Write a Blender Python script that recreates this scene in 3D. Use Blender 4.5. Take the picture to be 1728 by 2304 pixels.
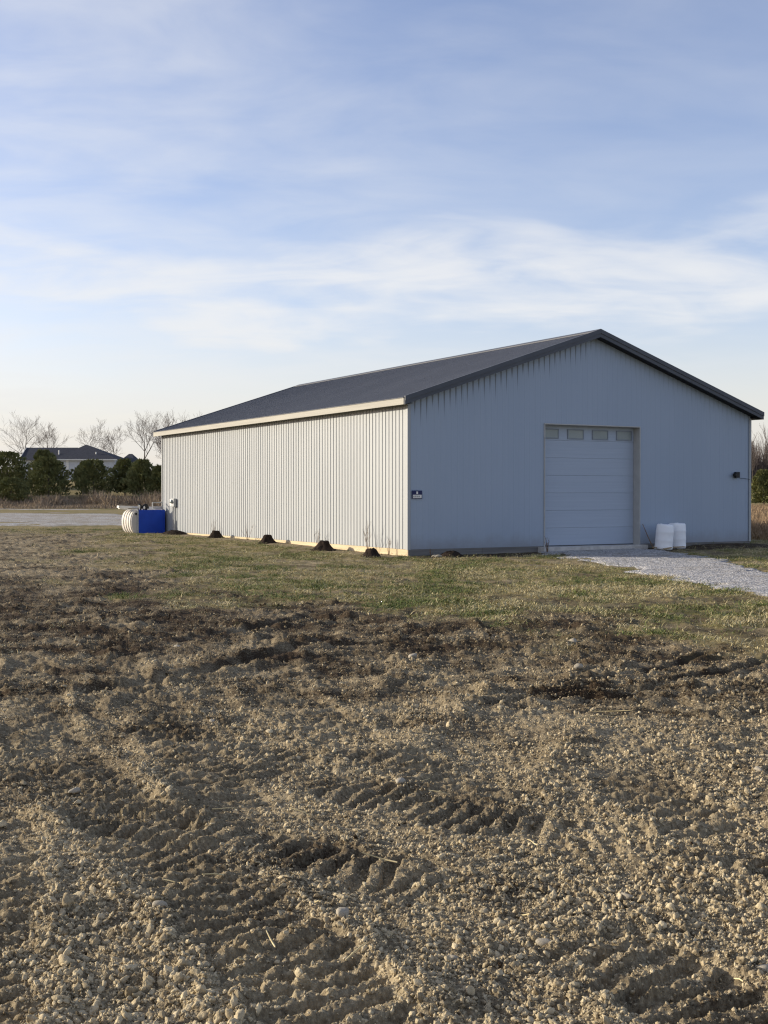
import bpy, math, random
import numpy as np
from mathutils import Vector, Matrix

for o in list(bpy.data.objects):
    bpy.data.objects.remove(o)
scene = bpy.context.scene
COL = scene.collection
R = math.radians

# ------------------------------------------------------------------ camera
CAM = (0.0, 0.0, 1.767)
cd = bpy.data.cameras.new('camera')
cd.sensor_fit = 'HORIZONTAL'; cd.sensor_width = 36.0
cd.lens = 36.0 * 2745.2 / 1728.0
cd.clip_start = 0.1; cd.clip_end = 9000
cam = bpy.data.objects.new('camera', cd); COL.objects.link(cam)
cam.location = CAM; cam.rotation_euler = (math.pi / 2 - 0.0136, 0, 0)
scene.camera = cam
scene.cycles.use_denoising = True
scene.cycles.denoiser = 'OPENIMAGEDENOISE'
scene.cycles.denoising_input_passes = 'RGB_ALBEDO_NORMAL'
scene.cycles.denoising_prefilter = 'NONE'
scene.cycles.filter_width = 1.25

# ------------------------------------------------------------------ light
SUN_EL, SUN_AZ = R(15.0), R(-79.0)          # azimuth measured from +Y towards +X: the sun stands to the left
to_sun = Vector((math.sin(SUN_AZ) * math.cos(SUN_EL), math.cos(SUN_AZ) * math.cos(SUN_EL), math.sin(SUN_EL)))
sl = bpy.data.lights.new('sun', 'SUN'); sl.energy = 5.0; sl.angle = R(0.6); sl.color = (1.0, 0.90, 0.73)
so = bpy.data.objects.new('sun', sl); COL.objects.link(so)
so.rotation_euler = (-to_sun).to_track_quat('-Z', 'Y').to_euler()
so.location = (-60, 0, 30)

vs = scene.view_settings
scene.display_settings.display_device = 'sRGB'
vs.view_transform = 'Standard'; vs.look = 'None'; vs.gamma = 1.0; vs.use_curve_mapping = False
vs.exposure = 0.3

world = bpy.data.worlds.new('World'); scene.world = world; world.use_nodes = True
def build_world():
    nt = world.node_tree; N = nt.nodes; L = nt.links; N.clear()
    out = N.new('ShaderNodeOutputWorld'); bg = N.new('ShaderNodeBackground')
    bg.inputs['Strength'].default_value = 0.15
    sky = N.new('ShaderNodeTexSky'); sky.sky_type = 'NISHITA'; sky.sun_disc = False
    sky.sun_elevation = SUN_EL; sky.sun_rotation = SUN_AZ; sky.altitude = 200
    sky.air_density = 1.0; sky.dust_density = 0.8; sky.ozone_density = 2.5
    def math_(op, a, b=None, clamp=False):
        n = N.new('ShaderNodeMath'); n.operation = op; n.use_clamp = clamp
        for i, v in enumerate((a, b)):
            if v is None: continue
            if isinstance(v, (int, float)): n.inputs[i].default_value = v
            else: L.new(v, n.inputs[i])
        return n.outputs[0]
    def ramp(v, a, b, lo=0.0, hi=1.0):
        n = N.new('ShaderNodeMapRange'); n.interpolation_type = 'SMOOTHSTEP'
        L.new(v, n.inputs['Value'])
        for k, q in zip(('From Min', 'From Max', 'To Min', 'To Max'), (a, b, lo, hi)): n.inputs[k].default_value = q
        return n.outputs['Result']
    tc = N.new('ShaderNodeTexCoord')
    sep = N.new('ShaderNodeSeparateXYZ'); L.new(tc.outputs['Generated'], sep.inputs[0])
    X, Y, Z = sep.outputs
    zc = math_('MAXIMUM', Z, 0.0)
    den = math_('ADD', zc, 0.16)
    px = math_('DIVIDE', X, den); py = math_('DIVIDE', Y, den)
    comb = N.new('ShaderNodeCombineXYZ'); L.new(px, comb.inputs[0]); L.new(py, comb.inputs[1])
    def noise(scale, detail, rough, dist, sx=1.0, sy=1.0, off=(0, 0, 0)):
        mp = N.new('ShaderNodeMapping'); L.new(comb.outputs[0], mp.inputs['Vector'])
        mp.inputs['Scale'].default_value = (sx, sy, 1); mp.inputs['Location'].default_value = off
        n = N.new('ShaderNodeTexNoise'); L.new(mp.outputs[0], n.inputs['Vector'])
        n.inputs['Scale'].default_value = scale; n.inputs['Detail'].default_value = detail
        n.inputs['Roughness'].default_value = rough; n.inputs['Distortion'].default_value = dist
        return n.outputs['Fac']
    big = noise(1.3, 4, 0.5, 0.3, 0.9, 0.8, (3.1, 0.4, 0))
    wisp = noise(1.9, 7, 0.50, 0.5, 1.0, 1.5, (1.7, 5.2, 0))
    fine = noise(4.2, 7, 0.52, 0.6, 0.8, 1.3, (8.2, 2.6, 0))
    # a long bank low over the horizon, soft veils above it
    wob = math_('MULTIPLY', math_('SUBTRACT', big, 0.5), 0.15)
    el = math_('ADD', Z, wob)
    up = ramp(el, 0.115, 0.150); dn = ramp(el, 0.178, 0.240, 1.0, 0.0)
    band = math_('MULTIPLY', up, dn)
    tex = math_('ADD', math_('MULTIPLY', wisp, 0.62), math_('MULTIPLY', fine, 0.38))
    d1 = ramp(math_('ADD', tex, math_('MULTIPLY', band, 0.14)), 0.42, 0.76)
    d1 = math_('MULTIPLY', d1, math_('ADD', math_('MULTIPLY', band, 0.75), 0.25))
    veil = math_('MULTIPLY', math_('MULTIPLY', ramp(tex, 0.30, 0.74), 0.80), ramp(X, 0.40, -0.45, 0.22, 1.0))
    dens = math_('MAXIMUM', d1, veil)
    hazeh = ramp(Z, 0.16, 0.0)
    def mix(f, a, b, mode='MIX'):
        n = N.new('ShaderNodeMix'); n.data_type = 'RGBA'; n.blend_type = mode
        if isinstance(f, (int, float)): n.inputs[0].default_value = f
        else: L.new(f, n.inputs[0])
        for i, v in ((6, a), (7, b)):
            if isinstance(v, tuple): n.inputs[i].default_value = v
            else: L.new(v, n.inputs[i])
        return n.outputs[2]
    base = mix(1.0, sky.outputs[0], (1.50, 1.17, 1.16, 1), 'MULTIPLY')
    c1 = mix(math_('MULTIPLY', dens, 0.80), base, CLOUD)
    c2 = mix(math_('MULTIPLY', hazeh, 0.85), c1, HAZE)
    L.new(c2, bg.inputs['Color']); L.new(bg.outputs[0], out.inputs[0])
CLOUD = (4.85, 4.85, 4.85, 1)
HAZE = (4.25, 4.22, 4.1, 1)
build_world()

# ------------------------------------------------------------------ helpers
rng = np.random.default_rng(7)
random.seed(7)

def smooth(a, b, x):
    t = np.clip((x - a) / (b - a), 0, 1)
    return t * t * (3 - 2 * t)

def _hash(ix, iy, seed):
    h = (ix.astype(np.int64) * 374761393 + iy.astype(np.int64) * 668265263 + seed * 974711) & 0xFFFFFFFF
    h = ((h ^ (h >> 13)) * 1274126177) & 0xFFFFFFFF
    h = ((h ^ (h >> 16)) * 2246822519) & 0xFFFFFFFF
    return (h ^ (h >> 15)) & 0xFFFFFFFF

def perlin(x, y, seed=0):
    x0 = np.floor(x); y0 = np.floor(y); fx = x - x0; fy = y - y0
    u = fx * fx * fx * (fx * (fx * 6 - 15) + 10); v = fy * fy * fy * (fy * (fy * 6 - 15) + 10)
    def g(dx, dy):
        a = _hash(x0 + dx, y0 + dy, seed) * (2 * np.pi / 4294967296.0)
        return np.cos(a) * (fx - dx) + np.sin(a) * (fy - dy)
    n0 = g(0, 0) * (1 - u) + g(1, 0) * u
    n1 = g(0, 1) * (1 - u) + g(1, 1) * u
    return (n0 * (1 - v) + n1 * v) * 1.5

def fbm(x, y, wl, octs=4, gain=0.5, seed=0):
    s = np.zeros_like(x, dtype=float); a = 1.0; f = 1.0 / wl
    for k in range(octs):
        s += a * perlin(x * f + 17.3 * k, y * f - 9.1 * k, seed + k); a *= gain; f *= 2.03
    return s

def mesh_np(name, verts, faces, smooth_=False):
    """faces: (n,3) or (n,4) int array"""
    me = bpy.data.meshes.new(name)
    verts = np.asarray(verts, dtype=np.float32); faces = np.asarray(faces, dtype=np.int32)
    k = faces.shape[1]
    me.vertices.add(len(verts)); me.vertices.foreach_set('co', verts.ravel())
    me.loops.add(faces.size); me.loops.foreach_set('vertex_index', faces.ravel())
    me.polygons.add(len(faces))
    me.polygons.foreach_set('loop_start', np.arange(0, faces.size, k, dtype=np.int32))
    me.polygons.foreach_set('loop_total', np.full(len(faces), k, dtype=np.int32))
    if smooth_: me.polygons.foreach_set('use_smooth', np.ones(len(faces), dtype=bool))
    me.update(calc_edges=True)
    return me

def fattr(me, name, arr):
    a = me.attributes.new(name, 'FLOAT', 'POINT'); a.data.foreach_set('value', np.asarray(arr, dtype=np.float32))

def link(name, me, mat=None, parent=None):
    o = bpy.data.objects.new(name, me); COL.objects.link(o)
    if mat is not None and me is not None and not me.materials: me.materials.append(mat)
    if parent is not None: o.parent = parent
    return o

def tag(o, label=None, cat=None, group=None, kind=None):
    if label: o['label'] = label
    if cat: o['category'] = cat
    if group: o['group'] = group
    if kind: o['kind'] = kind
    return o

def empty(name, loc=(0, 0, 0), rz=0.0):
    o = bpy.data.objects.new(name, None); COL.objects.link(o)
    o.location = loc; o.rotation_euler = (0, 0, rz); o.empty_display_size = 0.2
    return o

class MB:
    """collects polygons for one mesh"""
    def __init__(s): s.v = []; s.f = []
    def quad(s, a, b, c, d):
        i = len(s.v); s.v += [tuple(a), tuple(b), tuple(c), tuple(d)]; s.f.append((i, i + 1, i + 2, i + 3))
    def tri(s, a, b, c):
        i = len(s.v); s.v += [tuple(a), tuple(b), tuple(c)]; s.f.append((i, i + 1, i + 2))
    def hexa(s, p):
        """8 corners: bottom ring 0-3, top ring 4-7"""
        i = len(s.v); s.v += [tuple(q) for q in p]
        for f in ((3, 2, 1, 0), (4, 5, 6, 7), (0, 1, 5, 4), (1, 2, 6, 5), (2, 3, 7, 6), (3, 0, 4, 7)):
            s.f.append(tuple(i + k for k in f))
        return s
    def box(s, x0, x1, y0, y1, z0, z1):
        return s.hexa([(x0, y0, z0), (x1, y0, z0), (x1, y1, z0), (x0, y1, z0), (x0, y0, z1), (x1, y0, z1), (x1, y1, z1), (x0, y1, z1)])
    def tube(s, pts, rad, n=8, caps=True):
        pts = [Vector(p) for p in pts]
        if isinstance(rad, (int, float)): rad = [rad] * len(pts)
        rings = []
        for k, p in enumerate(pts):
            d = (pts[min(k + 1, len(pts) - 1)] - pts[max(k - 1, 0)]).normalized()
            a = d.orthogonal().normalized() if k == 0 else (a - d * a.dot(d)).normalized()
            b = d.cross(a); i = len(s.v)
            for q in range(n):
                t = 2 * math.pi * q / n
                s.v.append(tuple(p + (a * math.cos(t) + b * math.sin(t)) * rad[k]))
            rings.append(i)
        for k in range(len(rings) - 1):
            for q in range(n):
                q2 = (q + 1) % n
                s.f.append((rings[k] + q, rings[k] + q2, rings[k + 1] + q2, rings[k + 1] + q))
        if caps:
            s.f.append(tuple(rings[0] + q for q in reversed(range(n)))); s.f.append(tuple(rings[-1] + q for q in range(n)))
        return s
    def lathe(s, prof, n=24):
        i0 = len(s.v)
        for r, z in prof:
            for q in range(n):
                t = 2 * math.pi * q / n; s.v.append((r * math.cos(t), r * math.sin(t), z))
        for k in range(len(prof) - 1):
            for q in range(n):
                q2 = (q + 1) % n; a = i0 + k * n
                s.f.append((a + q, a + q2, a + n + q2, a + n + q))
        s.f.append(tuple(i0 + q for q in reversed(range(n)))); e = i0 + (len(prof) - 1) * n
        s.f.append(tuple(e + q for q in range(n)))
        return s
    def build(s, name, mat, parent=None, smooth_=False, bevel=0):
        me = bpy.data.meshes.new(name); me.from_pydata(s.v, [], s.f)
        if smooth_:
            for p in me.polygons: p.use_smooth = True
        me.update()
        o = link(name, me, mat, parent)
        if bevel:
            m = o.modifiers.new('bevel', 'BEVEL'); m.width = bevel; m.segments = 2; m.limit_method = 'ANGLE'
        return o

# ------------------------------------------------------------------ materials
class NT:
    def __init__(s, name):
        s.m = bpy.data.materials.new(name); s.m.use_nodes = True
        s.t = s.m.node_tree; s.N = s.t.nodes; s.L = s.t.links
        s.b = s.N['Principled BSDF']
        s.b.inputs['Specular IOR Level'].default_value = 0.3
    def set(s, k, v):
        if isinstance(v, (int, float, tuple)): s.b.inputs[k].default_value = v
        else: s.L.new(v, s.b.inputs[k])
    def plug(s, v, sock):
        if isinstance(v, (int, float, tuple)): sock.default_value = v
        else: s.L.new(v, sock)
    def math(s, op, a, b=0.0, c=None, clamp=False):
        n = s.N.new('ShaderNodeMath'); n.operation = op; n.use_clamp = clamp
        s.plug(a, n.inputs[0]); s.plug(b, n.inputs[1])
        if c is not None: s.plug(c, n.inputs[2])
        return n.outputs[0]
    def rampv(s, v, a, b, lo=0.0, hi=1.0):
        n = s.N.new('ShaderNodeMapRange'); n.interpolation_type = 'SMOOTHSTEP'; s.plug(v, n.inputs['Value'])
        for k, q in zip(('From Min', 'From Max', 'To Min', 'To Max'), (a, b, lo, hi)): n.inputs[k].default_value = q
        return n.outputs['Result']
    def coord(s, kind='Object'):
        return s.N.new('ShaderNodeTexCoord').outputs[kind]
    def pos(s):
        return s.N.new('ShaderNodeNewGeometry').outputs['Position']
    def noise(s, vec, scale, detail=4, rough=0.55, dist=0.0, stretch=None):
        if stretch:
            mp = s.N.new('ShaderNodeMapping'); s.L.new(vec, mp.inputs['Vector']); mp.inputs['Scale'].default_value = stretch; vec = mp.outputs[0]
        n = s.N.new('ShaderNodeTexNoise'); s.L.new(vec, n.inputs['Vector'])
        n.inputs['Scale'].default_value = scale; n.inputs['Detail'].default_value = detail
        n.inputs['Roughness'].default_value = rough; n.inputs['Distortion'].default_value = dist
        return n.outputs['Fac']
    def voro(s, vec, scale, feature='F1', out='Distance'):
        n = s.N.new('ShaderNodeTexVoronoi'); s.L.new(vec, n.inputs['Vector']); n.inputs['Scale'].default_value = scale; n.feature = feature
        return n.outputs[out]
    def mix(s, f, a, b, mode='MIX'):
        n = s.N.new('ShaderNodeMix'); n.data_type = 'RGBA'; n.blend_type = mode
        s.plug(f, n.inputs[0]); s.plug(a, n.inputs[6]); s.plug(b, n.inputs[7])
        return n.outputs[2]
    def attr(s, name, kind='GEOMETRY'):
        n = s.N.new('ShaderNodeAttribute'); n.attribute_name = name; n.attribute_type = kind
        return n.outputs['Fac']
    def rand(s):
        return s.N.new('ShaderNodeObjectInfo').outputs['Random']
    def bump(s, h, strength=0.3, dist=0.01):
        n = s.N.new('ShaderNodeBump'); n.inputs['Strength'].default_value = strength; n.inputs['Distance'].default_value = dist
        s.L.new(h, n.inputs['Height']); s.L.new(n.outputs[0], s.b.inputs['Normal'])
    def sep(s, vec):
        n = s.N.new('ShaderNodeSeparateXYZ'); s.L.new(vec, n.inputs[0]); return n.outputs

def c4(c): return (c[0], c[1], c[2], 1.0)

def mottled(name, a, b, scale=6, rough=0.6, bump=0.15, bd=0.005, detail=6, spec=0.3, stretch=None, metallic=0.0):
    t = NT(name); v = t.coord()
    n = t.noise(v, scale, detail, 0.6, 0.2, stretch)
    t.set('Base Color', t.mix(t.rampv(n, 0.3, 0.7), c4(a), c4(b)))
    t.set('Roughness', rough); t.set('Metallic', metallic); t.b.inputs['Specular IOR Level'].default_value = spec
    if bump: t.bump(t.noise(v, scale * 6, 5, 0.6), bump, bd)
    return t.m

DRY_A, DRY_B = (0.57, 0.472, 0.300), (0.365, 0.292, 0.178)
MOIST_SHADE = (0.046, 0.031, 0.018)  # moist earth, darkened further to paint in shade between the clods

def soil_colour(t, tone, v):
    """tone 0 = moist earth with gap shade painted in, 1 = dry crumbly earth"""
    n1 = t.noise(v, 3.0, 6, 0.65); n2 = t.noise(v, 38.0, 4, 0.6)
    dry = t.mix(t.rampv(n2, 0.35, 0.68), c4(DRY_B), c4(DRY_A))
    k = t.math('ADD', tone, t.math('ADD', t.math('MULTIPLY', t.math('SUBTRACT', n1, 0.5), 0.8), t.math('MULTIPLY', t.math('SUBTRACT', t.noise(v, 52.0, 4, 0.65), 0.5), 1.3)), clamp=True)
    return t.mix(k, c4(MOIST_SHADE), dry)

def mat_ground():
    t = NT('earth and turf'); v = t.pos()
    soil = soil_colour(t, t.math('SUBTRACT', t.attr('tone'), 0.40), v)  # ground toned darker than its clods, so the shadows between them look deeper
    g1 = t.noise(v, 1.1, 5, 0.6); g2 = t.noise(v, 9.0, 5, 0.65)
    turf = t.mix(t.rampv(t.math('ADD', g1, t.math('MULTIPLY', t.attr('dry'), 0.35)), 0.42, 0.72), (0.12, 0.115, 0.038, 1), (0.27, 0.215, 0.10, 1))
    turf = t.mix(t.rampv(g2, 0.50, 0.72), turf, (0.065, 0.052, 0.028, 1))
    t.set('Base Color', t.mix(t.attr('soil'), turf, soil))
    t.set('Roughness', 0.95); t.b.inputs['Specular IOR Level'].default_value = 0.1
    h = t.math('ADD', t.noise(v, 28, 6, 0.7), t.math('MULTIPLY', t.noise(v, 110, 3, 0.6), 0.4))
    t.bump(h, 0.7, 0.02)
    return t.m

def mat_clod():
    t = NT('earth clods'); v = t.pos(); o = t.coord()
    tn = t.attr('tone', 'INSTANCER'); c = soil_colour(t, tn, v)
    r = t.rand()
    c = t.mix(t.math('MULTIPLY', t.rampv(r, 0.0, 1.0, 0.0, 0.75), t.math('POWER', tn, 2.0)), c, (0.60, 0.505, 0.330, 1))
    t.set('Base Color', c); t.set('Roughness', 0.95); t.b.inputs['Specular IOR Level'].default_value = 0.1
    t.bump(t.noise(v, 120, 4, 0.65), 0.6, 0.008)
    return t.m

def mat_grass():
    t = NT('winter grass blades')
    r = t.rand(); d = t.attr('tone', 'INSTANCER')
    k = t.math('ADD', t.math('MULTIPLY', r, 0.7), t.math('SUBTRACT', d, 0.35), clamp=True)
    c = t.mix(t.rampv(k, 0.15, 0.45), (0.11, 0.145, 0.036, 1), (0.23, 0.215, 0.085, 1))
    c = t.mix(t.rampv(k, 0.45, 0.85), c, (0.47, 0.40, 0.22, 1))
    t.set('Base Color', c); t.set('Roughness', 0.8)
    return t.m

def mat_gravel(name='crushed limestone gravel', dirt=0.0):
    t = NT(name); v = t.pos()
    cell = t.voro(v, 26.0, out='Color')
    sx = t.sep(cell)
    g = t.mix(t.rampv(sx[0], 0.05, 0.95), (0.24, 0.235, 0.23, 1), (0.62, 0.60, 0.57, 1))
    n = t.noise(v, 0.9, 6, 0.6)
    n3 = t.noise(v, 0.12, 5, 0.65)
    g = t.mix(t.rampv(t.math('ADD', t.math('MULTIPLY', n, 0.6), t.math('MULTIPLY', n3, 0.5)), 0.50 - dirt, 0.74 - dirt, 0.0, 0.8), g, (0.24, 0.20, 0.14, 1))
    t.set('Base Color', g); t.set('Roughness', 0.9)
    t.bump(t.math('ADD', t.voro(v, 22.0), t.noise(v, 60, 3)), 0.9, 0.03)
    return t.m

def mat_siding():
    """pale grey painted steel, faintly mottled"""
    t = NT('pale grey painted steel siding'); v = t.coord()
    x, y, z = t.sep(v)
    n = t.noise(v, 0.7, 5, 0.6, 0.2, (1, 1, 0.4)); n2 = t.noise(v, 9, 4, 0.6, 0.0, (1, 1, 0.05))
    c = t.mix(t.rampv(n, 0.3, 0.7), (0.335, 0.354, 0.362, 1), (0.367, 0.386, 0.39, 1))
    c = t.mix(t.rampv(n2, 0.35, 0.75, 0.0, 0.22), c, (0.36, 0.365, 0.365, 1))
    t.set('Base Color', c)
    t.set('Roughness', 0.5); t.b.inputs['Specular IOR Level'].default_value = 0.35
    return t.m

def mat_gable():
    t = NT('pale grey gable siding with dark streaks'); v = t.coord()
    x, y, z = t.sep(v)
    n = t.noise(v, 0.7, 5, 0.6, 0.2, (1, 1, 0.4)); n2 = t.noise(v, 11, 4, 0.6, 0.0, (1, 1, 0.05))
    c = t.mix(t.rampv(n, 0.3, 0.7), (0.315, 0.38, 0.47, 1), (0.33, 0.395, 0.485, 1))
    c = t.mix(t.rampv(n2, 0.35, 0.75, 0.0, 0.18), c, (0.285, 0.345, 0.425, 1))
    # narrow dark streaks that follow the seams down from the rake, each with its own length
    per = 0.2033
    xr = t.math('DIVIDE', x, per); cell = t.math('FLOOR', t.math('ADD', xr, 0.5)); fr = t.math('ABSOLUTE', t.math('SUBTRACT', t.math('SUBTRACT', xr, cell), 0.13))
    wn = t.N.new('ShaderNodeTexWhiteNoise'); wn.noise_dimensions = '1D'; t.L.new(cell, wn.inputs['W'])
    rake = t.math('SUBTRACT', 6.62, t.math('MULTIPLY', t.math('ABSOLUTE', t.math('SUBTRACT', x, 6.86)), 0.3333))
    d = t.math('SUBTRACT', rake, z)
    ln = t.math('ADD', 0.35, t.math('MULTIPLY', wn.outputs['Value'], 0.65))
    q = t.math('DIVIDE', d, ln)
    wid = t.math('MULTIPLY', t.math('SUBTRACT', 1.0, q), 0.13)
    streak = t.math('LESS_THAN', fr, wid)
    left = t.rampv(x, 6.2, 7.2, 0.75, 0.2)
    amt = t.math('MULTIPLY', t.math('MULTIPLY', streak, t.rampv(q, 0.0, 1.0, 1.0, 0.0)), left)
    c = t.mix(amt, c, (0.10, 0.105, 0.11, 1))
    mud = t.math('MULTIPLY', t.rampv(t.math('ADD', z, t.math('MULTIPLY', t.noise(v, 2.2, 6, 0.7), -0.7)), -0.25, 0.35, 0.45, 0.0), 1.0)
    c = t.mix(mud, c, (0.20, 0.18, 0.16, 1))
    t.set('Base Color', c)
    t.bump(t.noise(v, 0.9, 3, 0.5), 0.15, 0.03)
    t.set('Roughness', 0.5); t.b.inputs['Specular IOR Level'].default_value = 0.35
    return t.m

M = {}
M['ground'] = mat_ground(); M['clod'] = mat_clod(); M['grass'] = mat_grass(); M['gravel'] = mat_gravel(); M['lot'] = mat_gravel('dirty limestone gravel', 0.08)
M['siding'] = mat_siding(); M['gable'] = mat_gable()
M['roof'] = mottled('charcoal painted roof steel', (0.086, 0.092, 0.106), (0.102, 0.108, 0.122), 0.5, 0.6, 0, spec=0.25)
M['trim'] = mottled('charcoal trim', (0.066, 0.073, 0.088), (0.082, 0.090, 0.106), 1.5, 0.5, 0.05)
M['soffit'] = mottled('dark soffit', (0.010, 0.010, 0.011), (0.016, 0.016, 0.017), 3, 0.7, 0.1)
M['cream'] = mottled('weathered cream fascia wood', (0.33, 0.315, 0.27), (0.40, 0.385, 0.33), 2.5, 0.7, 0.2, 0.003, stretch=(1, 0.15, 4))
M['lumber'] = mottled('raw treated lumber', (0.52, 0.41, 0.25), (0.62, 0.51, 0.33), 3.5, 0.8, 0.25, 0.004, stretch=(1, 0.15, 4))
M['lumber_gable'] = mottled('grey skirt board', (0.13, 0.125, 0.12), (0.21, 0.20, 0.185), 3.0, 0.85, 0.25, 0.004, stretch=(0.15, 1, 4))  # darker and greyer than the raw lumber boards
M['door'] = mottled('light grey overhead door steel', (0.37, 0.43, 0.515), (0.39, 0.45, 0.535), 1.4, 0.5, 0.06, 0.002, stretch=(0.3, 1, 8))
M['frame'] = mottled('slate window frame', (0.20, 0.23, 0.27), (0.24, 0.27, 0.31), 5, 0.5, 0)
M['jamb'] = mottled('pale grey jamb trim', (0.40, 0.40, 0.385), (0.46, 0.46, 0.44), 3, 0.6, 0.05)
M['concrete'] = mottled('concrete', (0.42, 0.40, 0.37), (0.55, 0.53, 0.50), 5, 0.9, 0.3, 0.006)
M['rubber'] = mottled('black rubber', (0.02, 0.02, 0.02), (0.03, 0.03, 0.03), 5, 0.7, 0.1)
M['drum'] = mottled('white plastic drum', (0.90, 0.91, 0.93), (0.94, 0.95, 0.96), 2.0, 0.45, 0.05, 0.003)
M['black'] = mottled('black plastic', (0.012, 0.012, 0.013), (0.02, 0.02, 0.021), 8, 0.5, 0.05)
M['steel'] = mottled('galvanised grey metal', (0.33, 0.34, 0.34), (0.44, 0.45, 0.45), 8, 0.45, 0.05, metallic=0.3)
M['blue'] = mottled('blue painted panel', (0.006, 0.045, 0.36), (0.008, 0.058, 0.44), 2.0, 0.6, 0.05)
M['tank'] = mottled('grey plastic', (0.46, 0.44, 0.42), (0.53, 0.51, 0.48), 3, 0.6, 0.1)
M['rib'] = mottled('cream plastic ribs', (0.62, 0.57, 0.48), (0.70, 0.65, 0.56), 4, 0.6, 0.1)
M['white'] = mottled('white paint', (0.70, 0.68, 0.62), (0.80, 0.78, 0.73), 6, 0.6, 0.1)
M['darkearth'] = mottled('dark damp earth', (0.018, 0.013, 0.010), (0.045, 0.032, 0.024), 9, 0.95, 0.9, 0.03, spec=0.1)
M['stone'] = mottled('pale field stone', (0.30, 0.265, 0.20), (0.44, 0.39, 0.30), 14, 0.85, 0.4, 0.006)
M['straw'] = mottled('dry straw', (0.50, 0.40, 0.20), (0.66, 0.56, 0.32), 20, 0.8, 0.1)
M['stem'] = mottled('dead weed stems', (0.14, 0.09, 0.06), (0.24, 0.17, 0.11), 12, 0.85, 0.2)
M['bark'] = mottled('grey brown bark', (0.085, 0.068, 0.056), (0.14, 0.115, 0.095), 2, 0.9, 0.4, 0.03)
M['twig'] = mottled('bare twigs', (0.115, 0.092, 0.082), (0.18, 0.145, 0.125), 1, 0.9, 0)
M['needle'] = mottled('juniper needles', (0.105, 0.120, 0.045), (0.24, 0.235, 0.095), 1.0, 0.8, 0)
M['brush'] = mottled('dead brush', (0.19, 0.145, 0.105), (0.36, 0.28, 0.19), 0.6, 0.9, 0)
M['drygrass'] = mottled('tall dry grass', (0.22, 0.15, 0.09), (0.36, 0.26, 0.16), 0.5, 0.9, 0)
M['shingle'] = mottled('dark asphalt shingles', (0.030, 0.033, 0.043), (0.050, 0.053, 0.066), 4, 0.9, 0.3, 0.02)
M['housewall'] = mottled('pale grey house siding', (0.50, 0.51, 0.53), (0.58, 0.59, 0.60), 2, 0.7, 0.1)
M['glass'] = mottled('dull window pane', (0.26, 0.30, 0.30), (0.31, 0.35, 0.345), 2, 0.25, 0)
M['signblue'] = mottled('dark blue print', (0.010, 0.016, 0.075), (0.014, 0.022, 0.095), 30, 0.5, 0)
M['wood'] = mottled('scrap wood', (0.28, 0.20, 0.11), (0.42, 0.31, 0.18), 6, 0.85, 0.3, 0.004)

# ------------------------------------------------------------------ ground
YAW = 0.5115; CY, SY = math.cos(YAW), math.sin(YAW); OX, OY = 0.696, 35.506
BW, BL = 13.72, 21.57                         # barn width and length
def barn_local(X, Y):
    return (X - OX) * CY + (Y - OY) * SY, -(X - OX) * SY + (Y - OY) * CY
def barn_world(x, y):
    return OX + CY * x - SY * y, OY + SY * x + CY * y

SOIL_POLY = np.array([(-12.5, 54), (-7.9, 34), (-5.4, 27.6), (-3.6, 22.7), (-2.25, 19.2), (-0.9, 18.0), (0.8, 17.7), (1.66, 17.0), (2.6, 15.8),
                      (3.4, 14.6), (4.6, 13.8), (9, 12.5), (30, 9), (60, -60), (-80, -60), (-90, 50), (-40, 55)], float)
def poly_sd(px, py, poly):
    d = np.full(px.shape, 1e9); inside = np.zeros(px.shape, bool)
    n = len(poly)
    for i in range(n):
        ax, ay = poly[i]; bx, by = poly[(i + 1) % n]
        ex, ey = bx - ax, by - ay
        t = np.clip(((px - ax) * ex + (py - ay) * ey) / (ex * ex + ey * ey), 0, 1)
        d = np.minimum(d, np.hypot(px - ax - t * ex, py - ay - t * ey))
        c = ((ay > py) != (by > py)) & (px < (bx - ax) * (py - ay) / (by - ay + 1e-12) + ax)
        inside ^= c
    return np.where(inside, d, -d)

def soil_mask(X, Y):
    sd = poly_sd(X, Y, SOIL_POLY)
    n = fbm(X, Y * 0.6, 2.2, 5, 0.6, 31)
    k = 0.9 + 0.022 * np.abs(Y)
    return smooth(-0.6, 0.6, (sd / k) * 0.6 + n * 1.1)

def line_st(X, Y, pts):
    """signed offset across and length along a polyline, for its nearest segment"""
    best = np.full(X.shape, 1e9); S = np.zeros(X.shape); T = np.zeros(X.shape); acc = 0.0
    for (ax, ay), (bx, by) in zip(pts[:-1], pts[1:]):
        ex, ey = bx - ax, by - ay; l = math.hypot(ex, ey)
        t = np.clip(((X - ax) * ex + (Y - ay) * ey) / (l * l), 0, 1)
        dx, dy = X - ax - t * ex, Y - ay - t * ey; d = np.hypot(dx, dy)
        m = d < best
        best[m] = d[m]; S[m] = (np.sign(ex * dy - ey * dx) * d)[m]; T[m] = (acc + t * l)[m]
        acc += l
    return S, T, acc

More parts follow.
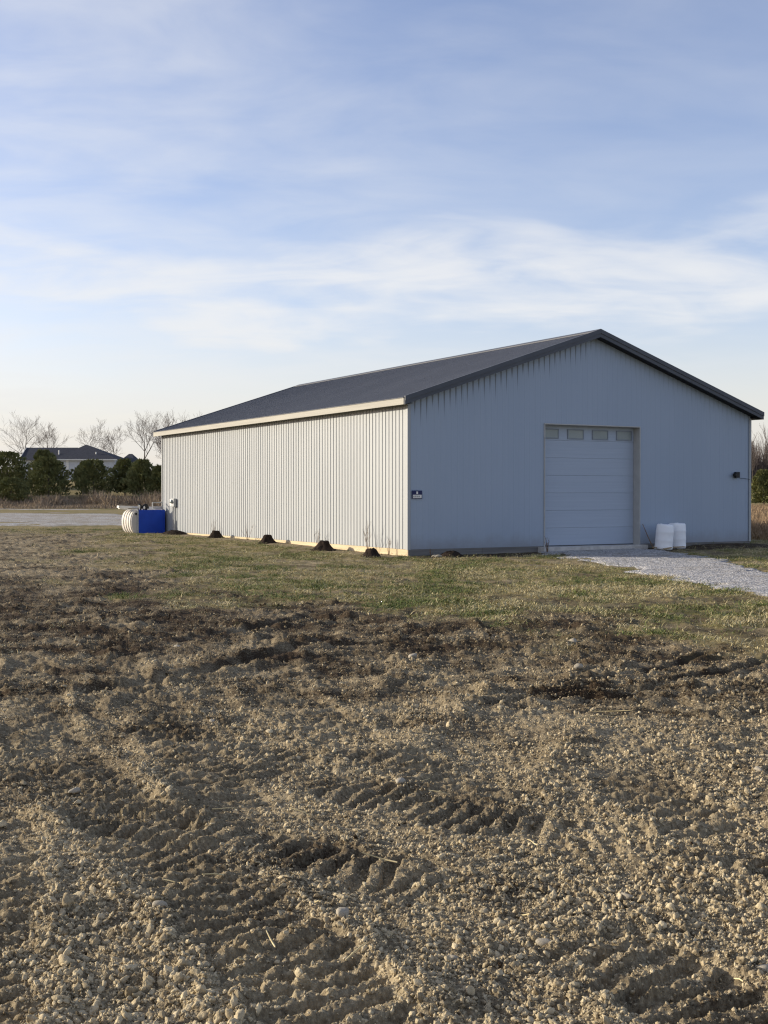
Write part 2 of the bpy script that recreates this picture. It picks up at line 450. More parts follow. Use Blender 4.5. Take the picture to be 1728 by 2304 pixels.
TRACKS = [  # path, width, cleat spacing, depth
    ([(1.25, 3.3), (1.03, 4.2), (0.53, 4.89), (0.07, 5.36), (-0.56, 5.76), (-1.3, 6.3), (-2.11, 7.17), (-3.4, 9.0)], 0.50, 0.135, 0.025),
    ([(2.6, 5.0), (1.76, 5.55), (1.4, 5.95), (0.93, 6.1), (0.33, 6.5), (-0.16, 7.0), (-0.72, 7.7), (-2.2, 9.6)], 0.50, 0.135, 0.025),
    ([(0.25, 3.2), (-0.2, 4.0), (-0.45, 4.6), (-0.9, 5.55), (-1.47, 6.57), (-2.18, 8.03), (-2.84, 9.69), (-3.64, 12.88)], 0.52, 0.125, 0.024),
    ([(-0.84, 5.98), (-0.9, 6.86), (-1.52, 8.95), (-2.32, 11.06), (-3.1, 13.63), (-3.4, 16.5)], 0.50, 0.13, 0.024),
    ([(-1.3, 3.4), (-1.7, 5.0), (-2.4, 7.2), (-3.4, 10.0), (-4.8, 14.0)], 0.50, 0.13, 0.024),
    ([(0.55, 6.9), (-0.25, 8.4), (-0.9, 10.4), (-1.2, 13.0), (-1.2, 15.0)], 0.50, 0.14, 0.024),
    ([(3.2, 3.8), (2.0, 5.0), (1.5, 6.9), (1.6, 8.5)], 0.48, 0.135, 0.025),
]
RUTS = [
    ([(0.7, 9.8), (0.96, 9.89), (1.62, 10.15), (2.35, 10.11), (3.11, 9.85), (5, 9.2)], 0.075, 0.085),
    ([(1.2, 10.42), (1.81, 10.66), (2.49, 11.06), (3.24, 11.75), (3.95, 12.54), (5.2, 14)], 0.075, 0.080),
    ([(1.33, 9.46), (2.03, 9.49), (2.53, 9.42), (3.02, 9.57), (5, 9.6)], 0.055, 0.07),
    ([(1.0, 10.1), (1.7, 10.40), (2.5, 10.55), (3.3, 10.6), (5, 10.4)], 0.055, 0.07),
    ([(1.5, 10.9), (2.3, 11.5), (3.0, 12.4), (3.6, 13.3)], 0.065, 0.06),
    ([(-2.6, 10.3), (-2.12, 11.06), (-1.39, 12.54), (-0.55, 14.47)], 0.13, 0.075),
    ([(-2.4, 14.2), (-1.71, 15.42), (-1.06, 17.3), (0.58, 16.3)], 0.12, 0.07),
    ([(-1.2, 13.4), (0.2, 14.0), (1.5, 13.6), (3.4, 13.3)], 0.10, 0.06),
    ([(-1.6, 12.2), (-0.3, 13.0), (1.2, 12.6), (2.6, 12.2)], 0.07, 0.05),
    ([(-7.5, 30), (-5.5, 28.6), (-3.9, 28.9)], 0.22, 0.10),
]
RIDGES = [
    ([(-0.13, 10.22), (0.11, 11.47), (0.48, 12.54)], 0.16, 0.10),
    ([(1.9, 11.19), (2.59, 12.64)], 0.13, 0.07),
    ([(-0.12, 7.64), (0.38, 8.95), (0.89, 10.33), (1.15, 10.68)], 0.22, 0.10),
    ([(0.79, 6.86), (1.37, 8.62), (1.52, 9.12)], 0.15, 0.08),
    ([(-1.0, 6.48), (-0.71, 5.62), (-0.43, 5.24), (-0.18, 4.67), (0.3, 3.9)], 0.14, 0.055),
    ([(-2.48, 10.56), (-1.75, 8.95), (-1.24, 7.64), (-0.95, 6.57)], 0.18, 0.055),
]

def terrain(X, Y):
    """the lie of the land without any roughness"""
    r = np.hypot(X, Y)
    z = 0.06 * (1 - smooth(12, 30, r))
    z = z + 0.12 * smooth(36, 46, Y) + 4.2 * smooth(150, 200, Y)
    bx, by = barn_local(X, Y)
    # earth banked along the right end of the gable
    z = z + 0.10 * np.exp(-((by + 0.5) / 0.6) ** 2) * smooth(10.3, 11.5, bx) * (1 - smooth(13.2, 14.8, bx))
    # the ground falls away to the right of the drive
    z = z - 0.25 * smooth(10, 22, X) * (1 - smooth(60, 110, Y))
    return z

def ground_z(X, Y, full=True):
    X = np.asarray(X, float); Y = np.asarray(Y, float)
    r = np.hypot(X, Y)
    z = terrain(X, Y)
    soil = soil_mask(X, Y)
    bx, by = barn_local(X, Y)
    nb = smooth(-0.3, 1.5, np.maximum(np.maximum(-bx, bx - BW), np.maximum(-by, by - BL)))     # calm next to the barn
    fade = 1 - smooth(45, 90, r)
    z = z + fade * nb * (0.032 * fbm(X, Y, 3.2, 3, 0.5, 3) * (0.4 + 0.6 * soil))
    z = z + fade * (0.3 + 0.7 * nb) * (1 - soil) * 0.030 * fbm(X, Y, 0.45, 4, 0.6, 11)
    near = soil * fade
    w1 = X + 0.02 * perlin(X / 0.06, Y / 0.06, 55); w2 = Y + 0.02 * perlin(X / 0.06, Y / 0.06, 56)
    lump = np.abs(fbm(X, Y, 0.34, 2, 0.55, 41)) * (0.022 + 0.04 * smooth(7, 12, r)) + np.abs(perlin(w1 / 0.11, w2 / 0.11, 51)) * 0.026 + np.abs(perlin(w1 / 0.052, w2 / 0.052, 52)) * 0.020 + np.abs(perlin(w1 / 0.026, w2 / 0.026, 53)) * 0.011
    lump = lump * (0.85 + 0.5 * smooth(-0.3, 0.5, fbm(X, Y, 1.4, 2, 0.5, 61)))
    z = z + near * (lump - 0.025)
    m = (r < 34) & (soil > 0.02)
    if m.any():
        x, y = X[m], Y[m]; dz = np.zeros(x.shape)
        wx = x + 0.05 * perlin(x / 0.3, y / 0.3, 71); wy = y + 0.05 * perlin(x / 0.3, y / 0.3, 72)
        for pts, w, sp, dep in TRACKS:
            S, T, Ln = line_st(wx, wy, pts)
            st = smooth(-0.6, 0.2, fbm(x, y, 0.9, 2, 0.5, 80)) * smooth(0, 0.5, T) * smooth(0, 0.5, Ln - T)
            ins = 1 - smooth(w * 0.42, w * 0.56, np.abs(S))
            ph = np.abs(((T + 0.18 * S) / sp) % 1.0 - 0.5) * 2
            cle = smooth(0.40, 0.62, ph)
            dz += st * (ins * (dep * 1.7 * cle - dep * 1.2) + 0.022 * np.exp(-((np.abs(S) - w * 0.66) / 0.07) ** 2))
        for pts, w, dep in RUTS:
            S, T, Ln = line_st(wx, wy, pts)
            en = smooth(0, 0.4, T) * smooth(0, 0.4, Ln - T)
            dep = dep * 0.62; dz += en * (-dep * np.exp(-(S / w) ** 4) + 0.6 * dep * np.exp(-((np.abs(S) - 1.7 * w) / (0.6 * w)) ** 2))
        for pts, w, hh in RIDGES:
            S, T, Ln = line_st(wx, wy, pts)
            dz += smooth(0, 0.3, T) * smooth(0, 0.3, Ln - T) * 0.65 * hh * np.exp(-(S / w) ** 2) * (0.7 + 0.5 * perlin(x / 0.25, y / 0.25, 90))
        z[m] += dz * soil[m]
    return z

def gz(x, y):
    return float(ground_z(np.array([x], float), np.array([y], float))[0])

def soil_tone(X, Y):
    r = np.hypot(X, Y)
    t = 0.86 - 0.36 * smooth(8.0, 16.0, r + 1.6 * fbm(X, Y, 2.5, 3, 0.5, 101)) + 0.30 * smooth(20, 32, r)
    t = t + (0.16 + 0.18 * smooth(6, 11, r)) * fbm(X, Y, 1.1, 4, 0.6, 111) + 0.16 * fbm(X * 0.5, Y, 0.45, 3, 0.6, 117)
    for pts, w, dep in RUTS[:5]:
        S, T, Ln = line_st(X, Y, pts)
        t = t - 0.35 * np.exp(-(S / (w * 1.4)) ** 2) * (T > 0.1) * (T < Ln - 0.1)
    return np.clip(t, 0, 1)

def turf_pat(x, y):
    return 0.6 * fbm(x, y, 0.8, 4, 0.6, 141) + 0.6 * fbm(x, y, 3.0, 3, 0.55, 143)

def foot_dist(bx, by):
    """distance from the wall foot, shrunk in front of the gable where the bare strip is wider"""
    return np.minimum(np.where((by < 0) & (bx > -0.4) & (bx < BW + 1.5), -by * 0.42, 9), np.where((bx < 0) & (by > -0.4) & (by < BL), -bx * 0.75, 9))

def build_ground():
    deg = np.concatenate([np.linspace(-180, -60, 14)[:-1], np.linspace(-60, -36, 24)[:-1], np.linspace(-36, -21, 75)[:-1], np.linspace(-21, 21, 560), np.linspace(21, 36, 75)[1:], np.linspace(36, 60, 24)[1:], np.linspace(60, 180, 14)[1:-1]])
    th = np.radians(deg)
    rad = [0.0, 0.6, 1.1]
    r = 1.5
    while r < 4200:
        rad.append(r)
        if r < 3.2: r += 0.03
        elif r < 60: r += min(0.00050 * r * r, 0.0065 * r)
        else: r += 0.035 * r
    rad = np.array(rad[1:])
    RR, TT = np.meshgrid(rad, th, indexing='ij')
    X = RR * np.sin(TT); Y = RR * np.cos(TT)
    Z = ground_z(X.ravel(), Y.ravel())
    V = np.stack([X.ravel(), Y.ravel(), Z], 1)
    nr, nc = RR.shape
    i, j = np.meshgrid(np.arange(nr - 1), np.arange(nc), indexing='ij')
    j2 = (j + 1) % nc
    F = np.stack([i * nc + j, (i + 1) * nc + j, (i + 1) * nc + j2, i * nc + j2], -1).reshape(-1, 4)[:, ::-1]
    me = mesh_np('ground', V, F, True)
    x, y = V[:, 0], V[:, 1]
    bx, by = barn_local(x, y); jag = 0.35 * fbm(x, y, 0.7, 4, 0.6, 171)
    foot = foot_dist(bx, by)
    fm = 1 - smooth(0.55, 0.95, foot + jag)
    pat = smooth(0.10, 0.40, -turf_pat(x, y))
    soil = np.maximum(np.maximum(soil_mask(x, y), fm), pat * 0.8 * (y < 60)); tone = soil_tone(x, y)
    tone = tone * (1 - fm) + fm * np.where(by < 0, 0.42, 0.85)
    fattr(me, 'soil', soil); fattr(me, 'tone', tone)
    fattr(me, 'dry', np.clip(0.5 + 0.5 * fbm(x, y, 5, 3, 0.5, 131) + 0.8 * smooth(60, 140, y) * (x > 0), 0, 1.5))
    o = link('ground', me, M['ground']); tag(o, 'bare graded earth running into winter turf around the barn', kind='structure')
    return o
build_ground()

def ribbon(name, left, right, nu, nv, mat, label, lift=0.03, sink=0.10, seed=5, rough=0.012, jag=(0.5, 1.3)):
    """a strip of loose material between two edge polylines, its rim sunk into the ground so the border is ragged"""
    def resample(p, n):
        p = np.array(p, float); d = np.r_[0, np.cumsum(np.hypot(*np.diff(p, axis=0).T))]; q = np.linspace(0, d[-1], n)
        return np.stack([np.interp(q, d, p[:, 0]), np.interp(q, d, p[:, 1])], 1)
    A = resample(left, nu); B = resample(right, nu); t = np.linspace(-0.12, 1.12, nv)
    P = A[:, None, :] * (1 - t)[None, :, None] + B[:, None, :] * t[None, :, None]
    x, y = P[..., 0].ravel(), P[..., 1].ravel()
    tt = np.broadcast_to(t[None, :], (nu, nv)).ravel(); uu = np.broadcast_to(np.linspace(0, 1, nu)[:, None], (nu, nv)).ravel()
    width = np.hypot(*(B - A).T).mean()
    e = np.minimum(tt, 1 - tt) * width
    e = e + jag[0] * fbm(x, y, jag[1], 5, 0.65, seed)
    z = ground_z(x, y) * 0.35 + terrain(x, y) * 0.65 + np.where(e > 0, lift, lift) - (lift + sink) * (1 - smooth(-0.25 * jag[0] / 0.5, 0.3 * jag[0] / 0.5, e)) + rough * fbm(x, y, 0.25, 3, 0.6, seed + 9)
    i, j = np.meshgrid(np.arange(nu - 1), np.arange(nv - 1), indexing='ij')
    F = np.stack([i * nv + j, i * nv + j + 1, (i + 1) * nv + j + 1, (i + 1) * nv + j], -1).reshape(-1, 4)
    me = mesh_np(name, np.stack([x, y, z], 1), F, True)
    n = me.polygons[len(me.polygons) // 2].normal
    if n.z < 0: me.flip_normals()
    o = link(name, me, mat); tag(o, label, kind='structure'); return o

d0 = barn_world(4.75, -0.05); d1 = barn_world(9.0, -0.05)
ribbon('gravel_driveway', [d0, (5.0, 36.2), (5.75, 30), (5.9, 27), (6.1, 24), (6.5, 20), (7.6, 15), (9.5, 8)],
       [d1, (9.1, 37.4), (9.2, 33.4), (8.75, 28), (8.7, 25.5), (9.3, 20), (10.8, 14), (13, 8)], 330, 60, M['gravel'], 'pale gravel driveway running down from the overhead door', 0.035)
ribbon('gravel_lot', [(-75, 60), (-45, 66), (-25, 68), (-11, 66), (-6, 65)], [(-75, 112), (-45, 116), (-30, 112), (-16, 104), (-6, 100)], 160, 90, M['lot'],
       'wide grey gravel lot beyond the barn at the left', 0.05, 0.12, 15, 0.03, (9.0, 9.0))
ribbon('gravel_path', [(-75, 136), (-45, 139), (-20, 141), (-5, 142)], [(-75, 143), (-45, 146), (-20, 147.5), (-5, 148)], 90, 14, M['lot'],
       'thin pale gravel track in front of the brush line', 0.04, 0.12, 25, 0.03, (5.0, 10.0))

# ------------------------------------------------------------------ scattered stuff through geometry nodes
def scatter(name, pts, rot, scl, tone, idx, variants, label, cat):
    me = bpy.data.meshes.new(name)
    me.vertices.add(len(pts)); me.vertices.foreach_set('co', np.asarray(pts, np.float32).ravel())
    for nm, ar in (('rot', rot), ('scl', scl)):
        a = me.attributes.new(nm, 'FLOAT_VECTOR', 'POINT'); a.data.foreach_set('vector', np.asarray(ar, np.float32).ravel())
    a = me.attributes.new('idx', 'INT', 'POINT'); a.data.foreach_set('value', np.asarray(idx, np.int32))
    fattr(me, 'tone', tone)
    coll = bpy.data.collections.new(name + '_variants')
    for k, vm in enumerate(variants):
        coll.objects.link(bpy.data.objects.new('%s_variant' % name, vm))
    ng = bpy.data.node_groups.new(name, 'GeometryNodeTree')
    ng.interface.new_socket('Geometry', in_out='INPUT', socket_type='NodeSocketGeometry')
    ng.interface.new_socket('Geometry', in_out='OUTPUT', socket_type='NodeSocketGeometry')
    N, L = ng.nodes, ng.links
    gi = N.new('NodeGroupInput'); go = N.new('NodeGroupOutput')
    ci = N.new('GeometryNodeCollectionInfo'); ci.inputs['Collection'].default_value = coll
    ci.inputs['Separate Children'].default_value = True; ci.inputs['Reset Children'].default_value = True
    ip = N.new('GeometryNodeInstanceOnPoints'); ip.inputs['Pick Instance'].default_value = True
    def na(nm, ty):
        n = N.new('GeometryNodeInputNamedAttribute'); n.data_type = ty; n.inputs['Name'].default_value = nm; return n.outputs['Attribute']
    e2r = N.new('FunctionNodeEulerToRotation'); L.new(na('rot', 'FLOAT_VECTOR'), e2r.inputs[0])
    L.new(gi.outputs[0], ip.inputs['Points']); L.new(ci.outputs[0], ip.inputs['Instance'])
    L.new(na('idx', 'INT'), ip.inputs['Instance Index']); L.new(e2r.outputs[0], ip.inputs['Rotation']); L.new(na('scl', 'FLOAT_VECTOR'), ip.inputs['Scale'])
    L.new(ip.outputs[0], go.inputs[0])
    o = link(name, me)
    md = o.modifiers.new('scatter', 'NODES'); md.node_group = ng
    tag(o, label, cat, kind='stuff'); return o

def ico(sub):
    import bmesh
    bm = bmesh.new(); bmesh.ops.create_icosphere(bm, subdivisions=sub, radius=1.0)
    v = np.array([q.co[:] for q in bm.verts]); f = np.array([[q.index for q in p.verts] for p in bm.faces]); bm.free(); return v, f
ICO2 = ico(2); ICO3 = ico(3)
def lump_mesh(name, seed, mat, rough=0.35, ic=ICO2, flat=0.75, crumb=0.0):
    g = np.random.default_rng(seed); v = ic[0].copy()
    k = np.ones(len(v))
    for fq, am in ((1.7, 1.0), (3.4, 0.6), (6.5, 0.35)):
        for _ in range(3):
            d = g.normal(size=3); d /= np.linalg.norm(d); k += rough * am * 0.45 * np.sin(fq * (v @ d) + g.uniform(0, 6.28))
    if crumb:                                # knobbly crumbs pressed together
        c = g.normal(size=(22, 3)); c /= np.linalg.norm(c, axis=1, keepdims=True)
        dm = np.sort(np.arccos(np.clip(v @ c.T, -1, 1)), 1); k += crumb * (dm[:, 1] - dm[:, 0] - 0.12) * 1.6
    for _ in range(5):                       # a few broken faces
        d = g.normal(size=3); d /= np.linalg.norm(d); cc = g.uniform(0.5, 0.85)
        h = (v * k[:, None]) @ d; k = np.where(h > cc, k * (cc / np.maximum(h, 1e-6) * 0.8 + 0.2), k)
    v = v * k[:, None] * np.array([1.0, g.uniform(0.7, 1.0), flat * g.uniform(0.75, 1.1)])
    me = mesh_np(name, v, ic[1], True); me.materials.append(mat); return me

def fan_points(n, r0, r1, half, power):
    """random ground points in front, more per square metre nearby"""
    u = rng.random(n); k = 2 - power
    r = (r0 ** k + u * (r1 ** k - r0 ** k)) ** (1 / k) if abs(k) > 1e-6 else r0 * (r1 / r0) ** u
    a = rng.uniform(-half, half, n)
    return r * np.sin(a), r * np.cos(a)

def track_cover(x, y):
    c = np.zeros(x.shape)
    for pts, w, sp, dep in TRACKS:
        S, T, Ln = line_st(x, y, pts); c = np.maximum(c, (1 - smooth(w * 0.4, w * 0.6, np.abs(S))) * smooth(-0.6, 0.2, fbm(x, y, 0.9, 2, 0.5, 80)))
    for pts, w, dep in RUTS:
        S, T, Ln = line_st(x, y, pts); c = np.maximum(c, np.exp(-(S / (1.3 * w)) ** 4))
    return c

def build_clods():
    variants = [lump_mesh('clod', 100 + k, M['clod'], 0.42, ICO3, 0.75, 0.75) for k in range(10)]
    n0 = 760000; u = rng.random(n0)
    y = (2.7 ** -0.55 + u * (52.0 ** -0.55 - 2.7 ** -0.55)) ** (1 / -0.55)
    half = 0.335 * y + 0.25; wide = half + 2.3
    x = rng.uniform(-1, 1, n0) * wide
    pick = rng.random(n0) < np.where(np.abs(x) < half, 1.0, 0.45)
    x, y = x[pick], y[pick]
    s = soil_mask(x, y)
    rough = smooth(-0.35, 0.5, fbm(x, y, 1.4, 2, 0.5, 61)); tc = track_cover(x, y)
    dens = (0.66 + 0.30 * rough + 0.3 * fbm(x, y, 0.5, 2, 0.5, 161)) * (1 - 0.62 * tc)
    keep = (s > 0.5) & (rng.random(len(x)) < dens)
    x, y = x[keep], y[keep]; n = len(x); r = np.hypot(x, y)
    size = 0.0034 * (1 - rng.random(n)) ** (-0.40); size = np.clip(size, 0.0036, np.where(rng.random(n) < 0.02, 0.030, 0.014 + 0.005 * rough[keep]))
    size = size * (1 + 0.016 * np.maximum(r - 6, 0)) * (1 - 0.3 * tc[keep])
    z = ground_z(x, y) + size * 0.2
    rot = rng.uniform(0, 6.28, (n, 3)) * np.array([0.2, 0.2, 1]); scl = size[:, None] * rng.uniform(0.8, 1.2, (n, 3))
    tone = soil_tone(x, y); tone = np.clip(tone + rng.normal(0, 1, n) * (0.08 + 0.22 * tone) - 0.10 * smooth(6.5, 12, r), 0, 1)
    scatter('soil_clods', np.stack([x, y, z], 1), rot, scl, tone, rng.integers(0, 10, n), variants, 'loose brown earth clods strewn over the graded field', 'soil')
build_clods()

def tuft_mesh(name, seed, mat, blades=9, h=0.07, spread=0.05, lean=0.9):
    g = np.random.default_rng(seed); V = []; F = []
    for b in range(blades):
        a = g.uniform(0, 6.28); p = g.normal(0, spread, 2); hh = h * g.uniform(0.5, 1.2); l = hh * g.uniform(0.2, 1.0) * lean
        w = 0.0030 * g.uniform(0.8, 1.6); d = np.array([math.cos(a), math.sin(a)]); q = np.array([-d[1], d[0]])
        i = len(V)
        V += [(*(p + q * w), 0), (*(p - q * w), 0), (*(p + d * l * 0.4 - q * w * 0.8), hh * 0.7), (*(p + d * l * 0.4 + q * w * 0.8), hh * 0.7), (*(p + d * l), hh)]
        F += [(i, i + 1, i + 2), (i, i + 2, i + 3), (i + 3, i + 2, i + 4)]
    me = mesh_np(name, np.array(V), np.array(F)); me.materials.append(mat); return me

def build_grass():
    variants = [tuft_mesh('tuft', 300 + k, M['grass'], 12, 0.020 + 0.004 * k, 0.055, 3.0) for k in range(6)]
    x, y = fan_points(215000, 12.5, 62.0, R(25), 1.25)
    s = soil_mask(x, y); bx, by = barn_local(x, y)
    outside = (bx < -0.05) | (bx > BW + 0.05) | (by < -0.05) | (by > BL + 0.05)
    dl = poly_sd(x, y, np.array([d0, (5.0, 36.2), (5.75, 30), (5.9, 27), (6.1, 24), (6.5, 20), (7.6, 15), (10.8, 14), (9.3, 20), (8.7, 25.5), (8.75, 28), (9.2, 33.4), (9.1, 37.4), d1], float))
    pat = turf_pat(x, y)
    keep = outside & (rng.random(len(x)) > smooth(0.0, 0.9, s + 0.25 * fbm(x, y, 0.4, 2, 0.5, 145))) & (dl < 0.05 + 0.3 * pat) & (rng.random(len(x)) < 0.03 + 0.85 * smooth(-0.30, 0.42, pat)) & (y > 5)
    # bare dark earth along the foot of the walls
    keep &= (foot_dist(bx, by) + 0.35 * fbm(x, y, 0.7, 4, 0.6, 171) > 0.8) | (rng.random(len(x)) < 0.10)
    x, y = x[keep], y[keep]; n = len(x)
    z = ground_z(x, y) - 0.004
    sc = rng.uniform(0.6, 1.35, n)
    rot = np.stack([rng.normal(0, 0.25, n), rng.normal(0, 0.25, n), rng.uniform(0, 6.28, n)], 1)
    tone = np.clip(0.46 + 0.85 * fbm(x, y, 1.8, 4, 0.6, 151) + 0.22 * (1 - smooth(14, 22, y)) + 0.14 * smooth(2, 6, x) , 0, 1)
    scatter('turf_grass', np.stack([x, y, z], 1), rot, np.stack([sc * 1.2, sc * 1.2, sc], 1), tone, rng.integers(0, 6, n), variants, 'short patchy winter grass between field and barn', 'grass')
build_grass()

# stones and straw that can be picked out one by one
STONE = {8: 'pale stone in the dark middle earth below the near barn corner', 3: 'biggest pale stone in the left half of the near earth', 9: 'pale stone in the dark earth at the left, below the grass edge',
         14: 'pale stone close to the grass edge on the right side', 1: 'pale stone beside the cleat tracks, left of centre in the foreground'}
def put_stones():
    spots = [(0.62, 4.62, 0.030), (-0.16, 4.75, 0.034), (1.02, 5.1, 0.024), (-1.05, 8.15, 0.045), (-1.30, 9.2, 0.030), (1.36, 4.35, 0.026), (-0.55, 5.15, 0.024),
             (0.25, 4.45, 0.022), (0.30, 12.6, 0.055), (-2.3, 13.6, 0.05), (1.9, 11.9, 0.04), (2.3, 7.5, 0.035), (-0.9, 4.9, 0.022), (0.1, 7.1, 0.03), (2.2, 14.2, 0.05), (-1.75, 6.9, 0.028)]
    for k, (x, y, s) in enumerate(spots):
        me = lump_mesh('stone', 500 + k, M['stone'], 0.22, ICO3, 0.7)
        o = link('stone', me); o.location = (x, y, gz(x, y) + s * 0.35); o.scale = (s * 1.25, s, s); o.rotation_euler = (0, 0, k * 1.3)
        tag(o, STONE.get(k, 'pale rounded stone lying among the earth clods'), 'stone', 'pale stones in the graded earth')
    for k, (x, y, s, lab) in enumerate([(1.75, 36.75, 0.16, 'white stone against the skirt board left of the big door'), (1.55, 34.95, 0.11, 'flat white stone at the grass edge near the barn corner')]):
        me = lump_mesh('stone', 540 + k, M['stone'], 0.2, ICO3, 0.5); x, y = (1.55, 35.25) if k == 0 else (x, y)
        o = link('stone', me); o.location = (x, y, gz(x, y) + 0.03); o.scale = (s, s * 0.7, s * 0.8); tag(o, lab, 'stone')
put_stones()
STRAW = {0: 'straw stalk lying across the cleat track at the lower left', 2: 'straw stalk on the track ridge just left of centre', 13: 'long straw stalk beside the thin ruts on the right', 14: 'straw stalk crossing the long one beside the thin ruts'}
def put_straw():
    spots = [(-0.72, 5.35, 0.4, 0.16), (-0.92, 5.3, -0.5, 0.10), (-0.02, 5.55, 2.8, 0.17), (0.55, 4.9, 2.2, 0.11), (-0.85, 6.5, 0.2, 0.14), (-0.45, 6.45, 2.9, 0.12), (0.35, 6.9, -0.3, 0.2), (0.2, 7.2, 0.6, 0.18),
             (-0.42, 4.5, 2.0, 0.1), (-0.5, 4.35, 1.2, 0.1), (0.72, 5.9, 1.9, 0.12), (-0.1, 4.4, 0.9, 0.12), (1.25, 4.3, 1.7, 0.1), (1.6, 9.2, 0.3, 0.35), (1.75, 9.3, -0.4, 0.3), (-0.3, 5.0, 2.4, 0.09)]
    for k, (x, y, a, l) in enumerate(spots):
        pts = []
        for q in range(4):
            t = q / 3 - 0.5; px, py = x + math.cos(a) * l * t, y + math.sin(a) * l * t + 0.08 * l * math.sin(3 * t + k)
            pts.append((px, py))
        zz = max(gz(px, py) for px, py in pts) + 0.012
        m = MB().tube([(px - x, py - y, 0.004 * math.sin(2 * q + k) + 0.01 * q * ((k % 3) - 1)) for q, (px, py) in enumerate(pts)], [0.0030, 0.0032, 0.0028, 0.0018], 5)
        o = m.build('straw_stalk', M['straw']); o.location = (x, y, zz)
        tag(o, STRAW.get(k, 'pale dry straw stalk lying on the bare earth'), 'straw', 'straw stalks on the bare earth')
put_straw()

# ------------------------------------------------------------------ barn
Z0, ZW, ZE, ZR = 0.19, 4.44, 4.60, 6.98         # foot of siding, wall top, eave edge, ridge
EO, GO = 0.281, 0.32                            # eave and gable overhang
SL = (ZR - ZE) / (BW / 2 + EO)
DX0, DX1, DZ = 4.914, 8.75, 3.975; REC = 0.28   # door opening
barn = empty('barn', (OX, OY, 0), YAW)
tag(barn, 'large pale grey steel pole barn with charcoal gable roof', 'barn')
def roof_z(x): return ZR - SL * abs(x - BW / 2)
PER = 0.2033; RH = 0.017; GR = 0.14       # the gable sheets carry much flatter ribs
def profile(length, start=0.0):
    """(position, outward height) of the ribbed sheet"""
    p = [(0.0, 0.0)]; c = start + PER / 2
    while c < length - 0.03:
        for d, h in ((-0.013, 0), (-0.008, RH), (0.008, RH), (0.013, 0)): p.append((c + d, h))
        c += PER
    p.append((length, 0.0)); return p
# long walls
def long_wall(xw, sgn):
    m = MB(); pr = profile(BL)
    for (a, ha), (b, hb) in zip(pr[:-1], pr[1:]):
        q = [(xw + sgn * ha, a, Z0), (xw + sgn * hb, b, Z0), (xw + sgn * hb, b, ZW), (xw + sgn * ha, a, ZW)]
        m.quad(*(q if sgn > 0 else q[::-1]))
    return m.build('side_wall', M['siding'], barn)
long_wall(0.0, -1); long_wall(BW, 1)
def gable_wall(yw, sgn, door):
    m = MB(); pr = profile(BW)
    def ins(x):
        for k in range(len(pr) - 1):
            if pr[k][0] < x - 1e-4 and pr[k + 1][0] > x + 1e-4:
                t = (x - pr[k][0]) / (pr[k + 1][0] - pr[k][0]); pr.insert(k + 1, (x, pr[k][1] * (1 - t) + pr[k + 1][1] * t)); return
    ins(BW / 2)
    if door: ins(DX0); ins(DX1)
    for (a, ha), (b, hb) in zip(pr[:-1], pr[1:]):
        mid = (a + b) / 2; lo = DZ if door and DX0 < mid < DX1 else Z0
        ta, tb = roof_z(a) - 0.07, roof_z(b) - 0.07
        ha *= GR; hb *= GR
        q = [(a, yw + sgn * ha, lo), (b, yw + sgn * hb, lo), (b, yw + sgn * hb, tb), (a, yw + sgn * ha, ta)]
        m.quad(*(q if sgn < 0 else q[::-1]))
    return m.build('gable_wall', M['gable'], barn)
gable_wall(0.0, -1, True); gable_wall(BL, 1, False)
# roof: two ribbed sheets with thickness, soffits, ridge cap, rake trims
def roof_slope(side):
    m = MB(); pr = profile(BL + 2 * GO)
    xe = -EO if side < 0 else BW + EO; xr = BW / 2
    nx, nz = (side * SL / math.hypot(1, SL), 1 / math.hypot(1, SL))
    for (a, ha), (b, hb) in zip(pr[:-1], pr[1:]):
        ha *= 0.45; hb *= 0.45
        q = [(xe + nx * ha, a - GO, ZE + nz * ha), (xe + nx * hb, b - GO, ZE + nz * hb), (xr + nx * hb, b - GO, ZR + nz * hb), (xr + nx * ha, a - GO, ZR + nz * ha)]
        m.quad(*(q if side > 0 else q[::-1]))
    o = m.build('roof', M['roof'], barn)
    s = MB(); t = 0.05
    s.hexa([(xe, -GO + 0.01, ZE - t), (xr, -GO + 0.01, ZR - t), (xr, BL + GO - 0.01, ZR - t), (xe, BL + GO - 0.01, ZE - t),
            (xe, -GO + 0.01, ZE - 0.006), (xr, -GO + 0.01, ZR - 0.006), (xr, BL + GO - 0.01, ZR - 0.006), (xe, BL + GO - 0.01, ZE - 0.006)])
    s.build('roof_deck', M['soffit'], barn)
    # dark drip edge
    return o
for s_ in (-1, 1): roof_slope(s_)
m = MB()
for y0, y1 in ((-GO - 0.02, BL + GO + 0.02),):
    w = 0.24
    for sd in (-1, 1):
        x1 = BW / 2 + sd * w; z1 = ZR + 0.035 - SL * w
        q = [(BW / 2, y0, ZR + 0.045), (x1, y0, z1), (x1, y1, z1), (BW / 2, y1, ZR + 0.045)]
        m.quad(*(q[::-1] if sd < 0 else q)); lip = [(x1, y0, z1), (x1, y0, z1 - 0.03), (x1, y1, z1 - 0.03), (x1, y1, z1)]
        m.quad(*(lip[::-1] if sd < 0 else lip))
m.build('ridge_cap', M['roof'], barn)
